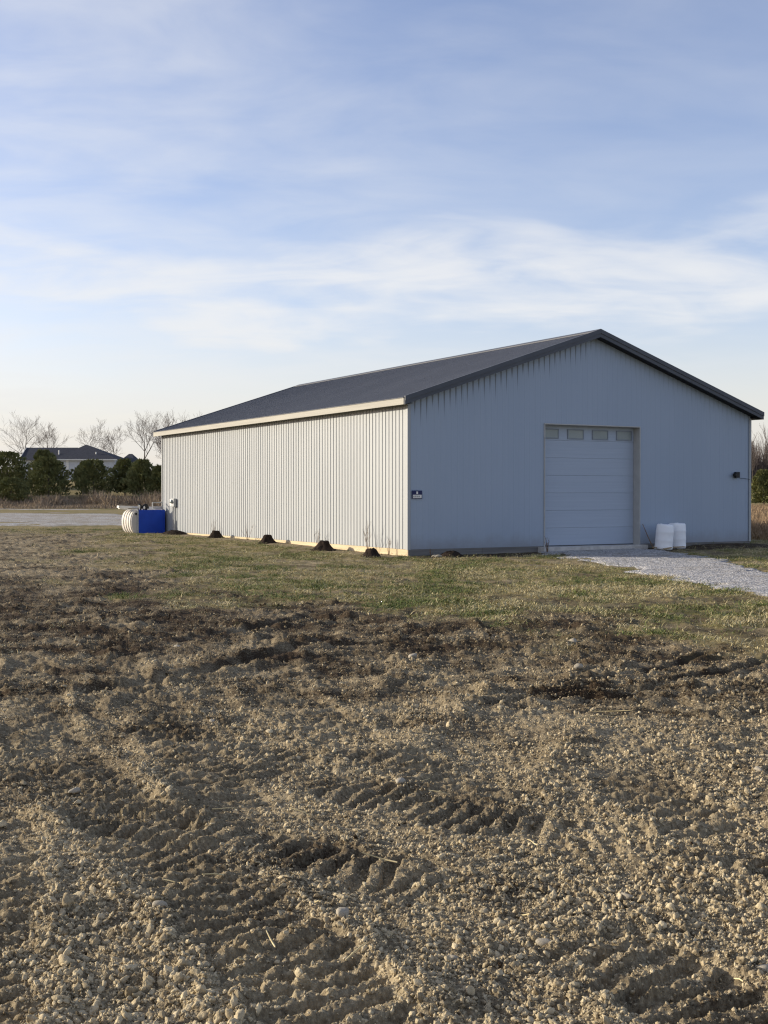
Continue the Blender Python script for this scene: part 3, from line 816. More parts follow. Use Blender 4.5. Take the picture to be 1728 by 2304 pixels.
def rake(side, front):
    """two-step trim board along a gable edge"""
    xe = -EO - 0.015 if side < 0 else BW + EO + 0.015; xr = BW / 2
    ze = roof_z(xe)
    yo = -GO if front else BL + GO; dy = -1 if front else 1
    up = MB().hexa([(xe, yo + dy * 0.045, ze - 0.10), (xr, yo + dy * 0.045, ZR - 0.10), (xr, yo - dy * 0.02, ZR - 0.10), (xe, yo - dy * 0.02, ze - 0.10),
                    (xe, yo + dy * 0.045, ze + 0.035), (xr, yo + dy * 0.045, ZR + 0.035), (xr, yo - dy * 0.02, ZR + 0.035), (xe, yo - dy * 0.02, ze + 0.035)])
    up.build('rake_trim', M['trim'], barn)
    lo = MB().hexa([(xe, yo + dy * 0.022, ze - 0.215), (xr, yo + dy * 0.022, ZR - 0.215), (xr, yo - dy * 0.018, ZR - 0.215), (xe, yo - dy * 0.018, ze - 0.215),
                    (xe, yo + dy * 0.022, ze - 0.101), (xr, yo + dy * 0.022, ZR - 0.101), (xr, yo - dy * 0.018, ZR - 0.101), (xe, yo - dy * 0.018, ze - 0.101)])
    lo.build('rake_fascia', M['trim'], barn)
    if front:   # soffit under the overhang
        sf = MB().hexa([(xe, yo + 0.02, ze - 0.213), (xr, yo + 0.02, ZR - 0.213), (xr, -0.03, ZR - 0.213), (xe, -0.03, ze - 0.213),
                        (xe, yo + 0.02, ze - 0.17), (xr, yo + 0.02, ZR - 0.17), (xr, -0.03, ZR - 0.17), (xe, -0.03, ze - 0.17)])
        sf.build('rake_soffit', M['soffit'], barn)
for s_ in (-1, 1):
    for f_ in (True, False): rake(s_, f_)
for sd in (-1, 1):
    xo = -EO if sd < 0 else BW + EO
    MB().box(min(xo, xo + sd * 0.035), max(xo, xo + sd * 0.035), -GO + 0.03, BL + GO - 0.03, ZE - 0.215, ZE - 0.03).build('eave_fascia', M['cream'], barn, bevel=0.004)
    MB().box(min(xo, xo + sd * 0.05), max(xo, xo + sd * 0.05), -GO + 0.02, BL + GO - 0.02, ZE - 0.028, ZE - 0.008).build('drip_edge', M['roof'], barn)
    xi = 0.0 if sd < 0 else BW
    MB().box(min(xo, xi) + 0.002, max(xo, xi) - 0.002, -GO + 0.05, BL + GO - 0.05, ZW - 0.012, ZW + 0.008).build('eave_soffit', M['soffit'], barn)
# corner trims, skirt boards
for cx, cy, sx, sy in ((0, 0, -1, -1), (BW, 0, 1, -1), (0, BL, -1, 1), (BW, BL, 1, 1)):
    m = MB()
    m.box(min(cx + sx * 0.03, cx - sx * 0.07), max(cx + sx * 0.03, cx - sx * 0.07), min(cy + sy * 0.026, cy + sy * 0.03), max(cy + sy * 0.026, cy + sy * 0.03), Z0 - 0.01, ZW - 0.02)
    m.box(min(cx + sx * 0.026, cx + sx * 0.0295), max(cx + sx * 0.026, cx + sx * 0.0295), min(cy + sy * 0.026, cy - sy * 0.07), max(cy + sy * 0.026, cy - sy * 0.07), Z0 - 0.01, ZW - 0.02)
    m.build('corner_trim', M['siding'], barn)
for k in range(4):
    a, b = BL * k / 4, BL * (k + 1) / 4
    MB().box(-0.018, 0.02, a + 0.002 + (-0.018 if k == 0 else 0), b - 0.002, -0.25, Z0 - 0.004).build('skirt_board', M['lumber'], barn, bevel=0.004)
for a, b in ((0.022, 2.6), (2.604, DX0 - 0.05), (DX1 + 0.05, 11.2), (11.204, BW)):
    MB().box(a, b, -0.014, 0.03, -0.25, Z0 - 0.004).build('skirt_board', M['lumber_gable'], barn, bevel=0.004)
MB().box(BW - 0.02, BW + 0.018, 0.032, BL, -0.25, Z0 - 0.004).build('skirt_board', M['lumber_gable'], barn)
MB().box(0.02, BW, BL - 0.03, BL + 0.014, -0.25, Z0 - 0.004).build('skirt_board', M['lumber_gable'], barn)
# door with jambs
for xa, xb in ((DX0 - 0.02, DX0 + 0.012), (DX1 - 0.012, DX1 + 0.02)):
    MB().box(xa, xb, -0.032, REC, 0.12, DZ + 0.0).build('door_jamb', M['jamb'], barn)
MB().box(DX0 - 0.02, DX1 + 0.02, -0.034, REC + 0.002, DZ + 0.001, DZ + 0.035).build('door_header', M['jamb'], barn)
MB().box(DX0 - 0.25, DX1 + 0.12, -0.30, REC + 0.1, -0.3, 0.165).build('door_sill', M['concrete'], barn, bevel=0.01)
door = empty('overhead_door', (0, 0, 0)); door.parent = barn
zb = 0.19; SH = 0.553
for k in range(7):
    m = MB(); z0 = zb + k * SH; z1 = z0 + SH - 0.005
    # shallow pressed ribs across the section
    n = 5; ys = REC + 0.003
    m.box(DX0 + 0.013, DX1 - 0.013, ys + 0.002, ys + 0.05, z0, z1)
    for q in range(n):
        a = z0 + 0.012 + (SH - 0.03) * q / n; b = a + (SH - 0.03) / n - 0.012
        m.hexa([(DX0 + 0.014, ys, a), (DX1 - 0.014, ys, a), (DX1 - 0.014, ys + 0.003, a - 0.003), (DX0 + 0.014, ys + 0.003, a - 0.003),
                (DX0 + 0.014, ys, b), (DX1 - 0.014, ys, b), (DX1 - 0.014, ys + 0.003, b + 0.003), (DX0 + 0.014, ys + 0.003, b + 0.003)])
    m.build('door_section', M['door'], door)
MB().box(DX0 + 0.013, DX1 - 0.013, REC - 0.004, REC + 0.03, 0.166, 0.189).build('bottom_seal', M['rubber'], door)
for k in range(4):
    cx = DX0 + 0.44 + k * 0.992; z0 = 3.585; z1 = z0 + 0.25; hw = 0.29; y0 = REC - 0.022
    m = MB()
    m.box(cx - hw - 0.035, cx + hw + 0.035, y0, REC + 0.01, z1, z1 + 0.03); m.box(cx - hw - 0.035, cx + hw + 0.035, y0, REC + 0.01, z0 - 0.03, z0)
    m.box(cx - hw - 0.035, cx - hw, y0 + 0.001, REC + 0.01, z0 + 0.0005, z1 - 0.0005); m.box(cx + hw, cx + hw + 0.035, y0 + 0.001, REC + 0.01, z0 + 0.0005, z1 - 0.0005)
    m.build('window_frame', M['frame'], door)
    MB().box(cx - hw, cx + hw, REC - 0.010, REC - 0.004, z0, z1).build('window_pane', M['glass'], door)

# ------------------------------------------------------------------ things on and beside the barn
def on_barn(name, x, y, z, rz=0.0):
    X, Y = barn_world(x, y); return empty(name, (X, Y, z), YAW + rz)
s = on_barn('notice_sign', 0.29, -0.028, 1.67)
tag(s, 'small dark blue and white notice sign on the gable near the corner', 'sign')
MB().box(-0.17, 0.17, -0.012, 0.0, 0.0, 0.24).build('sign_board', M['signblue'], s)
MB().box(-0.145, 0.150, -0.014, -0.0125, 0.018, 0.115).build('lower_panel', M['white'], s)
MB().box(-0.028, 0.028, -0.014, -0.0125, 0.135, 0.212).build('emblem', M['white'], s)
xx = -0.125
for w, g in ((0.022, 0.012), (0.018, 0.012), (0.03, 0.01), (0.016, 0.012), (0.026, 0.012), (0.02, 0.01), (0.024, 0.012)):
    MB().box(xx, xx + w * 0.6, -0.0155, -0.0145, 0.045, 0.09).build('print_mark', M['trim'], s); xx += w + g

l = on_barn('wall_fixture', 13.03, -0.028, 2.37)
tag(l, 'small black box fixture on the gable wall near its right corner', 'wall fixture')
MB().box(-0.09, 0.09, -0.10, 0.0, 0.0, 0.20).build('housing', M['black'], l, bevel=0.01)
MB().tube([(-0.08, -0.06, 0.10), (-0.17, -0.09, 0.09)], [0.045, 0.06], 12).build('lamp_head', M['black'], l)
MB().tube([(0.09, -0.012, 0.03), (0.2, -0.008, -0.01), (0.4, -0.008, -0.02), (0.66, -0.006, -0.05)], 0.006, 6).build('cable', M['black'], l)

e = on_barn('electric_meter', 0.0, 19.86, 0.05)
tag(e, 'grey electric meter box with two conduits on the sunlit side wall', 'meter')
MB().box(-0.16, -0.026, -0.20, 0.12, 1.23, 1.58).build('meter_box', M['steel'], e, bevel=0.01)
MB().box(-0.13, -0.026, 0.125, 0.40, 1.27, 1.56).build('breaker_box', M['white'], e, bevel=0.01)
m = MB(); m.lathe([(0.085, 0), (0.085, 0.05), (0.07, 0.10), (0.03, 0.115)], 16)
o = m.build('meter_dial', M['glass'], e); o.location = (-0.16, -0.04, 1.45); o.rotation_euler = (0, -math.pi / 2, 0)
for yy in (-0.12, 0.05):
    MB().tube([(-0.07, yy, 1.24), (-0.07, yy, -0.1)], 0.032, 10).build('conduit', M['steel'], e)

# white drums
def drum(x, y, tilt, label):
    X, Y = barn_world(x, y); o = empty('plastic_drum', (X, Y, gz(X, Y) - 0.02)); o.rotation_euler = tilt
    tag(o, label, 'drum', 'white drums beside the overhead door')
    pr = [(0.10, 0.0), (0.255, 0.0), (0.285, 0.03), (0.290, 0.10), (0.283, 0.13), (0.283, 0.28), (0.287, 0.30), (0.287, 0.33), (0.283, 0.35), (0.281, 0.55), (0.285, 0.57), (0.285, 0.60), (0.279, 0.62), (0.275, 0.76), (0.262, 0.81), (0.225, 0.835), (0.21, 0.825), (0.05, 0.822)]
    MB().lathe(pr, 36).build('body', M['drum'], o, True)
    for sx in (-1, 1):
        b = MB().lathe([(0.035, 0), (0.035, 0.025), (0.02, 0.028)], 12).build('bung', M['drum'], o); b.location = (sx * 0.14, 0.02, 0.82)
drum(9.11, -0.75, (R(2), R(3.5), 0.3), 'white plastic drum standing nearer the driveway, overlapping the other')
drum(9.98, -0.44, (0, R(0.5), 1.1), 'white plastic drum behind, farther from the overhead door')
for k, (x, y, a, w, h) in enumerate(((8.95, -1.12, 0.3, 0.42, 0.10), (9.55, -0.95, -0.2, 0.5, 0.11), (8.75, -0.75, 0.6, 0.3, 0.08))):
    X, Y = barn_world(x, y)
    o = MB().box(-w / 2, w / 2, -h / 2, h / 2, 0, 0.025).build('wood_scrap', M['wood'], bevel=0.003); o.location = (X, Y, gz(X, Y) + 0.055); o.rotation_euler = (R(4), R(-5 + 4 * k), YAW + a)
    tag(o, ('broken board lying in front of the nearer drum', 'broken board lying between the two drums', 'short pale board end lying left of the drums')[k], 'board', 'wood scraps by the drums')
# stick leaning beside the door
X, Y = barn_world(8.99, -0.42)
o = MB().tube([(0, 0, 0), (-0.09, 0.16, 0.38), (-0.15, 0.36, 0.80)], [0.02, 0.017, 0.012], 6).build('stick', M['stem']); o.location = (X, Y, gz(X, Y)); o.rotation_euler = (0, 0, YAW)
tag(o, 'dark stick leaning on the wall right of the overhead door', 'stick')

# dark earth mounds along the long wall
def mound(x, y, rad, h, seed, label, flat=True):
    g = np.random.default_rng(seed); n = 40; rings = [(1.25, -0.25), (1.0, 0.02), (0.80, 0.16), (0.62, 0.40), (0.48, 0.66), (0.40, 0.90), (0.34, 1.0), (0.18, 1.0), (0.02, 0.97)] if flat else [(1.25, -0.3), (1, 0.05), (0.8, 0.4), (0.6, 0.7), (0.4, 0.9), (0.2, 1.0), (0.02, 1.0)]
    V = []
    for k, (r, z) in enumerate(rings):
        for q in range(n):
            t = 2 * math.pi * q / n; w = 1 + 0.07 * math.sin(3 * t + seed) + 0.05 * math.sin(7 * t + 2 * seed + k) + g.normal(0, 0.035)
            V.append((r * rad * w * math.cos(t), r * rad * w * math.sin(t), z * h + g.normal(0, 0.012)))
    F = [(k * n + q, k * n + (q + 1) % n, (k + 1) * n + (q + 1) % n, (k + 1) * n + q) for k in range(len(rings) - 1) for q in range(n)]
    me = mesh_np('earth_mound', np.array(V), np.array(F), False)
    X, Y = barn_world(x, y); o = link('earth_mound', me, M['darkearth']); o.location = (X, Y, gz(X, Y)); tag(o, label, 'mound', 'dark earth mounds along the barn')
mound(-0.45, 18.76, 0.55, 0.17, 1, 'low sprawling dark earth mound below the electric meter', False)
mound(-0.55, 13.77, 0.36, 0.27, 2, 'flat-topped dark earth mound, second along the wall from the electric meter')
mound(-0.60, 8.70, 0.36, 0.29, 3, 'flat-topped dark earth mound midway along the sunlit wall')
mound(-0.70, 4.06, 0.40, 0.29, 4, 'flat-topped dark earth mound below the right half of the sunlit wall')
mound(-1.30, -0.16, 0.36, 0.26, 5, 'dark earth mound standing out in the grass nearest the barn corner')
mound(0.99, -0.80, 0.34, 0.14, 6, 'low dark earth heap in front of the shaded gable', False)

# weeds
def weed(name, x, y, h, n, spread, seed, label, mat=M['stem'], lean=0.0):
    g = random.Random(seed); X, Y = barn_world(x, y); m = MB()
    for k in range(n):
        a = g.uniform(0, 6.28); l = h * g.uniform(0.55, 1.0); sp = spread * g.uniform(0.2, 1.0)
        p = [(0.02 * math.cos(a), 0.02 * math.sin(a), 0)]
        for q in (0.35, 0.7, 1.0): p.append((math.cos(a) * sp * q + lean * l * q + g.uniform(-.01, .01), math.sin(a) * sp * q, l * q))
        m.tube(p, [0.008, 0.006, 0.0045, 0.002], 4, False)
        for q in range(3):
            t = g.uniform(0.4, 0.95); b = Vector((math.cos(a) * sp * t + lean * l * t, math.sin(a) * sp * t, l * t)); aa = g.uniform(0, 6.28); ll = l * g.uniform(0.12, 0.3)
            m.tube([b, b + Vector((math.cos(aa) * ll * 0.6, math.sin(aa) * ll * 0.6, ll))], [0.004, 0.0015], 3, False)
    o = m.build(name, mat); o.location = (X, Y, gz(X, Y) - 0.01); o.rotation_euler = (0, 0, YAW); tag(o, label, 'weed', 'dead weeds along the walls')
weed('dead_weed', -0.25, 1.97, 1.05, 6, 0.45, 1, 'tall thin bare weed beside the mound at the near wall end', lean=-0.1)
weed('dead_weed', -0.22, 0.75, 0.55, 4, 0.15, 2, 'small bare weed closest to the barn corner on the sunlit wall')
weed('dead_weed', -0.25, 5.4, 0.65, 4, 0.2, 3, 'wispy dead weed just left of the third flat-topped mound')
weed('dead_weed', -0.25, 11.3, 0.6, 5, 0.25, 4, 'wispy dead weed between the two middle mounds')
weed('dead_weed', -0.25, 14.8, 0.65, 5, 0.22, 5, 'wispy dead weed left of the second mound from the meter')
weed('dead_weed', 4.66, -0.50, 0.50, 9, 0.12, 6, 'dark reddish dead weed at the left foot of the overhead door')
weed('dead_weed', 0.62, -0.28, 0.28, 5, 0.10, 7, 'short dead weed at the gable foot below the notice sign')

# blue panelled tank with ribbed back and the things lying on it
tk = on_barn('ribbed_tank', -0.10, 20.9, 0.06)
tag(tk, 'blue panelled box with rounded cream ribbed side behind the barn corner', 'tank')
MB().box(-1.22, -0.02, -0.02, 1.3, 0.04, 1.07).build('blue_panel', M['blue'], tk, bevel=0.015)
def dshape(x_flat, bulge, z0, z1, n=18):
    zc, hz = (z0 + z1) / 2, (z1 - z0) / 2
    return [(x_flat - bulge * math.cos(t) ** 0.8 if abs(math.cos(t)) > 1e-6 else x_flat, zc + hz * math.sin(t)) for t in np.linspace(-math.pi / 2 + 1e-3, math.pi / 2 - 1e-3, n)]
def dplate(name, bulge, y0, y1, mat, z0=0.03, z1=1.05, xf=-1.225):
    p = dshape(xf, bulge, z0, z1); m = MB(); n = len(p); i = len(m.v)
    m.v += [(x, y0, z) for x, z in p] + [(x, y1, z) for x, z in p]
    m.f.append(tuple(range(n))); m.f.append(tuple(reversed(range(n, 2 * n))))
    for k in range(n): k2 = (k + 1) % n; m.f.append((k2, k, n + k, n + k2))
    return m.build(name, mat, tk)
MB().box(-1.275, -1.225, -0.03, 0.02, 0.03, 1.08).build('edge_strip', M['steel'], tk)
dplate('end_plate', 0.30, 0.03, 0.10, M['tank'])
for k in range(4): dplate('rib', 0.34, 0.101 + k * 0.33, 0.20 + k * 0.33, M['rib'], 0.0, 1.09); dplate('shell', 0.31, 0.201 + k * 0.33, 0.43 + k * 0.33, M['tank'], 0.04, 1.05)
MB().box(-1.36, -1.27, 0.0, 0.028, 0.86, 0.95).build('vent', M['black'], tk)
def tank_thing(name, loc, label, cat):
    o = on_barn(name, -0.10 + loc[0], 20.9 + loc[1], 0.06 + loc[2]); tag(o, label, cat); return o
b = tank_thing('white_board', (-1.0, 0.75, 1.13), 'long cream board lying across the top of the blue tank', 'board')
MB().box(-0.95, 1.1, -0.10, 0.10, 0.0, 0.10).build('plank', M['white'], b); b.rotation_euler = (0, R(2), YAW + 0.12)
MB().box(-0.9, -0.5, -0.08, 0.08, -0.045, -0.001).build('cleat', M['white'], b)
for k, (xx, lab) in enumerate(((-1.12, 'dark bag with white front on the blue tank, left one'), (-0.90, 'dark bag with white front on the blue tank, right one'))):
    q = tank_thing('bag', (xx, 0.16, 1.092 if k == 0 else 1.072), lab, 'bag'); q['group'] = 'bags on the blue tank'
    o = link('bag_body', lump_mesh('bag_body', 700 + k, M['black'], 0.16, ICO3, 1.0), None, q); o.scale = (0.11 + 0.06 * k, 0.11, 0.17 - 0.02 * k); o.location = (0.05 * k, 0, 0.12)
    o = link('bag_front', lump_mesh('bag_front', 710 + k, M['white'], 0.1, ICO2, 1.0), None, q); o.scale = (0.05, 0.03, 0.10); o.location = (-0.04, -0.095, 0.09)
q = tank_thing('metal_frame', (-0.28, 0.30, 1.07), 'grey open metal frame standing on the blue tank by the wall', 'frame')
for xa in (-0.20, 0.24): MB().box(xa - 0.02, xa + 0.02, -0.02, 0.02, 0, 0.30).build('upright', M['steel'], q)
MB().box(-0.22, 0.26, -0.02, 0.02, 0.301, 0.34).build('top_rail', M['steel'], q); MB().box(-0.179, 0.219, -0.015, 0.015, 0.02, 0.16).build('lower_panel', M['tank'], q)
q = tank_thing('white_sheet', (-0.62, 0.25, 1.073), 'flat white sheet lying on the blue tank beside the frame', 'sheet')
MB().box(-0.18, 0.18, -0.2, 0.2, 0, 0.05).build('sheet', M['white'], q)

# ------------------------------------------------------------------ background: house, trees, brush
house = empty('house', (-51.6, 205, 4.1))
tag(house, 'single storey house with dark hip roof behind the evergreens', 'house')
def W(x): return x + 0.0
HE = 3.75
def hip(name, x0, x1, y0, y1, ze, zr, rx0, rx1, ry, over=0.45):
    m = MB(); a, b, c, d = (x0 - over, y0 - over, ze), (x1 + over, y0 - over, ze), (x1 + over, y1 + over, ze), (x0 - over, y1 + over, ze)
    p, q = (rx0, ry, zr), (rx1, ry, zr)
    m.quad(a, b, q, p); m.quad(c, d, p, q); m.tri(b, c, q); m.tri(d, a, p); m.quad(d, c, b, a)
    return m.build(name, M['shingle'], house)
MB().box(-3.3, 6.4, 0, 12, -0.3, HE).build('wall', M['housewall'], house)
r1 = hip('roof', -3.3, 6.4, 0, 12, HE + 0.02, 6.35, 0.2, 0.6, 5.0)
MB().box(-10.5, -3.31, 5, 13, -0.3, HE - 0.05).build('wall', M['housewall'], house)
m = MB(); a = HE - 0.03; zr = 6.05
m.quad((-11, 4.5, a), (-2, 4.5, a), (-2, 9, zr), (-11, 9, zr)); m.quad((-2, 13.5, a), (-11, 13.5, a), (-11, 9, zr), (-2, 9, zr)); m.tri((-11, 13.5, a), (-11, 4.5, a), (-11, 9, zr))
r2 = m.build('roof', M['shingle'], house)
m = MB(); m.hexa([(-11.08, 4.4, a - 0.2), (-11.02, 4.4, a - 0.2), (-11.02, 9, zr - 0.2), (-11.08, 9, zr - 0.2), (-11.08, 4.4, a + 0.1), (-11.02, 4.4, a + 0.1), (-11.02, 9, zr + 0.1), (-11.08, 9, zr + 0.1)])
m.build('gable_trim', M['white'], house)
MB().box(6.41, 8.6, 4, 11, -0.3, HE - 0.4).build('wall', M['housewall'], house); hip('roof', 6.5, 8.6, 4, 11, HE - 0.35, 4.9, 7.2, 7.8, 7.5, 0.3)
MB().box(-3.78, 6.88, -0.48, -0.44, HE - 0.20, HE).build('fascia', M['white'], house)
MB().box(-3.78, -3.74, -0.42, 12.4, HE - 0.20, HE).build('fascia', M['white'], house)
MB().box(-1.75, -1.35, -0.06, 0.02, -0.3, HE - 0.21).build('corner_post', M['white'], house)
for x0 in (1.2, 4.0):
    w = MB().box(x0, x0 + 1.1, -0.05, 0.02, 1.0, 2.4).build('window', M['white'], house); MB().box(x0 + 0.08, x0 + 1.02, -0.07, -0.051, 1.08, 2.32).build('pane', M['glass'], w)
for x, y, z in ((2.9, 1.5, 4.55), (-4.7, 6.5, 5.05)):
    MB().tube([(x, y, z - 0.3), (x, y, z + 0.45)], 0.12, 8).build('vent_pipe', M['white'], house)

def tubes_np(segs, sides):
    """segs: list of (p0, p1, r0, r1)"""
    P0 = np.array([s_[0] for s_ in segs]); P1 = np.array([s_[1] for s_ in segs]); r0 = np.array([s_[2] for s_ in segs]); r1 = np.array([s_[3] for s_ in segs])
    d = P1 - P0; d /= np.linalg.norm(d, axis=1, keepdims=True) + 1e-9
    ref = np.where(np.abs(d[:, 2:3]) > 0.9, np.array([[1.0, 0, 0]]), np.array([[0, 0, 1.0]])); a = np.cross(d, ref); a /= np.linalg.norm(a, axis=1, keepdims=True); b = np.cross(d, a)
    V = []
    for P, r in ((P0, r0), (P1, r1)):
        for q in range(sides):
            t = 2 * math.pi * q / sides; V.append(P + (a * math.cos(t) + b * math.sin(t)) * r[:, None])
    V = np.stack(V, 1).reshape(-1, 3); n = len(segs); base = np.arange(n)[:, None] * 2 * sides
    F = np.concatenate([np.stack([base[:, 0] + q, base[:, 0] + (q + 1) % sides, base[:, 0] + sides + (q + 1) % sides, base[:, 0] + sides + q], 1) for q in range(sides)])
    return V, F

def bare_tree(x, y, h, seed, label, spread=1.0, lean=0.0, group='bare trees behind the house', depth=6, thick=1.0, name='bare_tree'):
    g = random.Random(seed); trunk, crown = [], []
    def seg(q, q2, ra, rb, lev): (trunk if lev < 2 else crown).append((tuple(q), tuple(q2), max(ra, 0.015), max(rb, 0.015)))
    def grow(p, d, l, r, lev):
        n = 6 if lev == 0 else (4 if lev < 3 else 3); q = p
        for k in range(n):
            d = (d + Vector((g.uniform(-1, 1), g.uniform(-1, 1), g.uniform(-0.2, 0.6))) * (0.07 + 0.04 * lev)).normalized()
            q2 = q + d * (l / n); ra = r * (1 - 0.8 * k / n); rb = r * (1 - 0.8 * (k + 1) / n); seg(q, q2, ra, rb, lev); q = q2
            if lev >= depth or (lev == 0 and k < 2): continue
            for _ in range(2 if lev == 0 or (lev < depth - 1 and g.random() < 0.35) else 1):
                if lev > 0 and g.random() < 0.12: continue
                ang = g.uniform(0.45, 0.85) * (1.15 if lev == 0 else 1.0); o = Matrix.Rotation(g.uniform(0, 6.28), 3, d) @ d.orthogonal().normalized()
                nd = (d * math.cos(ang) + o * math.sin(ang) * spread + Vector((0, 0, 0.18))).normalized()
                left = 1 - k / n if lev == 0 else 1 - 0.55 * k / n
                grow(q, nd, l * (0.30 + 0.36 * left) * g.uniform(0.8, 1.15), rb * g.uniform(0.55, 0.75), lev + 1)
    grow(Vector((0, 0, -0.3)), Vector((lean, 0, 1)).normalized(), h * 0.85, 0.020 * h * thick, 0)
    t = empty(name, (x, y, float(terrain(np.array([x], float), np.array([y], float))[0])))
    top = max(s_[1][2] for s_ in crown); k = h / top; t.scale = (k, k, k)
    V, F = tubes_np(trunk, 6); link('trunk', mesh_np('trunk', V, F, True), M['bark'], t)
    V, F = tubes_np(crown, 3); link('crown', mesh_np('crown', V, F), M['twig'], t)
    tag(t, label, 'tree', group); return t
sc = 228 / 215
for k, (x, h, sp, ln, lab) in enumerate([(-63.6, 12.6, 1.0, -0.05, 'broad bare tree above the left wing of the house'), (-60.0, 10.8, 0.9, 0.05, 'shorter bare tree right beside the leftmost tall one'),
        (-53.5, 11.6, 1.05, 0.0, 'bare spreading tree rising right behind the hip roof peak'), (-46.9, 10.2, 1.15, -0.16, 'crooked bare tree leaning left, right of the house'),
        (-42.9, 12.8, 0.9, 0.0, 'tallest upright bare tree between house and barn'), (-38.7, 13.6, 0.9, 0.06, 'bare tree right at the far barn corner'),
        (-33.7, 12.6, 0.9, 0.0, 'bare tree whose tip shows above the barn roof, left one'), (-31.3, 12.9, 0.9, 0.05, 'bare tree whose tip shows above the barn roof, right one')]):
    bare_tree(x * sc, 228 + (k % 3) * 2.5, h * sc, 20 + k, lab, sp, ln, depth=4)
bare_tree(-37.6, 205, 8.8, 60, 'dark twisted bare tree close to the far barn corner', 1.2, 0.12, depth=4, thick=1.4)

def evergreen(x, y, h, w, seed, label, n=2600, squat=0.5, group='evergreens in front of the house', zoff=0.0):
    g = np.random.default_rng(seed)
    t = empty('evergreen', (x, y, float(terrain(np.array([x], float), np.array([y], float))[0]) - 0.1 + zoff))
    link('trunk', mesh_np('trunk', *tubes_np([((0, 0, -0.2), (0, 0, h * 0.5), 0.14, 0.08), ((0, 0, h * 0.5), (0.05, 0, h * 0.92), 0.08, 0.02)], 6)), M['bark'], t)
    u = g.random(n) ** 0.85; z = 0.10 + 0.90 * u
    prof = np.sqrt(np.clip(1 - ((z - 0.42) / 0.62) ** 2, 0, 1)) * (1 - squat * np.clip(z - 0.5, 0, 1))
    a = g.uniform(0, 2 * np.pi, n)
    lob = 1 + 0.26 * np.sin(3 * a + 5 * z + seed) + 0.22 * np.sin(5 * a - 13 * z + 2 * seed) + 0.18 * np.sin(27 * z + 2 * a + seed)
    rr = w * 0.46 * prof * lob * (1 - 0.55 * g.random(n) ** 2.2)
    C = np.stack([rr * np.cos(a), rr * np.sin(a), z * h], 1)
    L = (0.16 + 0.22 * g.random(n)) * (h / 5) ** 0.5
    out = np.stack([np.cos(a), np.sin(a), 0.9 + 0.5 * g.normal(size=n)], 1) + g.normal(0, 0.45, (n, 3)); out /= np.linalg.norm(out, axis=1, keepdims=True)
    s1 = np.cross(out, g.normal(size=(n, 3))); s1 /= np.linalg.norm(s1, axis=1, keepdims=True); s2 = np.cross(out, s1)
    V = []; F = []
    for q, sd in enumerate((s1, s2)):
        V += [C - sd * L[:, None] * 0.42, C + sd * L[:, None] * 0.42, C + out * L[:, None] * 1.3]
    V = np.stack(V, 1).reshape(-1, 3); b = np.arange(n)[:, None] * 6; F = np.concatenate([b + np.array([[0, 1, 2]]), b + np.array([[3, 4, 5]])])
    link('crown', mesh_np('crown', V, F), M['needle'], t); tag(t, label, 'tree', group)
k1 = 168 / 150
for x, y, h, w, sd, lab in [(-52.5, 170, 6.2, 6.6, 1, 'large dark evergreen at the left picture edge'), (-49.5, 162, 3.4, 4.4, 2, 'low dark round evergreen at the front left'), (-50.3, 180, 5.6, 3.6, 3, 'evergreen half hidden behind the two leftmost ones'),
        (-45.9, 167, 5.7, 5.3, 4, 'broad evergreen in front of the left part of the hip roof'), (-44.9, 184, 3.6, 3.0, 5, 'small distant evergreen below the house wall'), (-40.2, 169, 5.2, 5.2, 6, 'broad evergreen below the right end of the hip roof'),
        (-36.3, 171, 5.1, 3.4, 7, 'narrow evergreen right of the broad one below the roof end'), (-33.3, 168, 5.3, 3.8, 8, 'evergreen second from the barn corner'), (-30.6, 167, 4.6, 3.2, 9, 'evergreen closest to the barn, partly hidden by its corner')]:
    evergreen(x, y, h, w, sd, lab)
evergreen(49.2, 158, 4.6, 3.2, 12, 'olive green evergreen right of the barn at the picture edge', group='evergreens right of the barn')

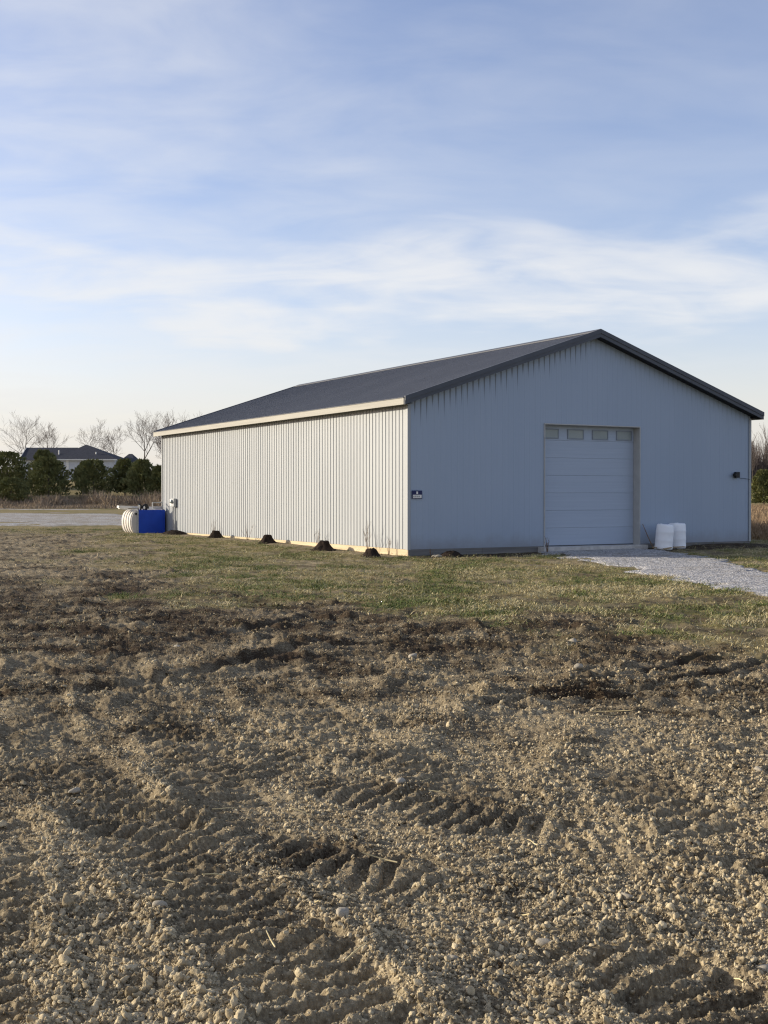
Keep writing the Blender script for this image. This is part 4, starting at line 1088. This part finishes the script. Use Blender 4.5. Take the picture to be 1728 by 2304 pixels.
def blades(name, x, y, h, w, mat, label, cat, lean=0.35):
    n = len(x); z = terrain(x, y) - 0.05; a = rng.uniform(0, 6.28, n)
    q = np.stack([np.cos(a), np.sin(a), np.zeros(n)], 1) * w[:, None]; B = np.stack([x, y, z], 1)
    tip = B + np.stack([rng.normal(0, lean, n) * h, rng.normal(0, lean, n) * h, h], 1); mid = B * 0.45 + tip * 0.55 + rng.normal(0, 0.06, (n, 3)) * h[:, None]
    V = np.stack([B - q, B + q, mid + q * 0.8, mid - q * 0.8, tip], 1).reshape(-1, 3); b = np.arange(n)[:, None] * 5
    F = np.concatenate([b + np.array([[0, 1, 2]]), b + np.array([[0, 2, 3]]), b + np.array([[3, 2, 4]])])
    o = link(name, mesh_np(name, V, F), mat); tag(o, label, cat, kind='stuff'); return o
n = 24000
x = rng.uniform(-68, -20, n); y = rng.uniform(150, 165, n)
h = (0.45 + 1.5 * smooth(-0.3, 0.6, fbm(x, y, 6, 3, 0.55, 201)) * smooth(150, 156, y)) * rng.uniform(0.4, 1.1, n) * (0.75 + 0.35 * smooth(-50, -34, x))
blades('brush_strip', x, y, h, rng.uniform(0.015, 0.05, n), M['brush'], 'tangle of reddish brown dead brush in front of the evergreens', 'brush')
n = 26000
y = 47 + 105 * rng.random(n) ** 1.5; x = y * rng.uniform(0.285, 0.40, n)
blades('dry_grass_field', x, y, rng.uniform(0.25, 0.85, n) * (0.5 + 0.5 * smooth(46, 54, y)), rng.uniform(0.008, 0.03, n), M['drygrass'], 'field of tall reddish dry grass right of the barn', 'grass')
n = 9000
x = rng.uniform(-80, -20, n); y = rng.uniform(214, 222, n)
blades('far_thicket', x, y, rng.uniform(1.2, 3.2, n), rng.uniform(0.02, 0.05, n), M['twig'], 'grey thicket of bare stems behind house and evergreens', 'thicket', 0.25)
for k in range(8):
    bare_tree(54.0 + 0.85 * k + random.uniform(-0.4, 0.4), 182 + random.uniform(-6, 10), random.uniform(6.5, 9.5), 80 + k, 'slender bare sapling in the thicket right of the barn', 0.42, 0.0, 'bare saplings right of the barn', 3, 0.6, 'sapling')
n = 9000
x = rng.uniform(46, 74, n); y = rng.uniform(186, 196, n)
blades('sapling_thicket', x, y, rng.uniform(2.0, 6.5, n), rng.uniform(0.02, 0.05, n), M['twig'], 'grey brown thicket of bare saplings right of the barn', 'thicket', 0.1)
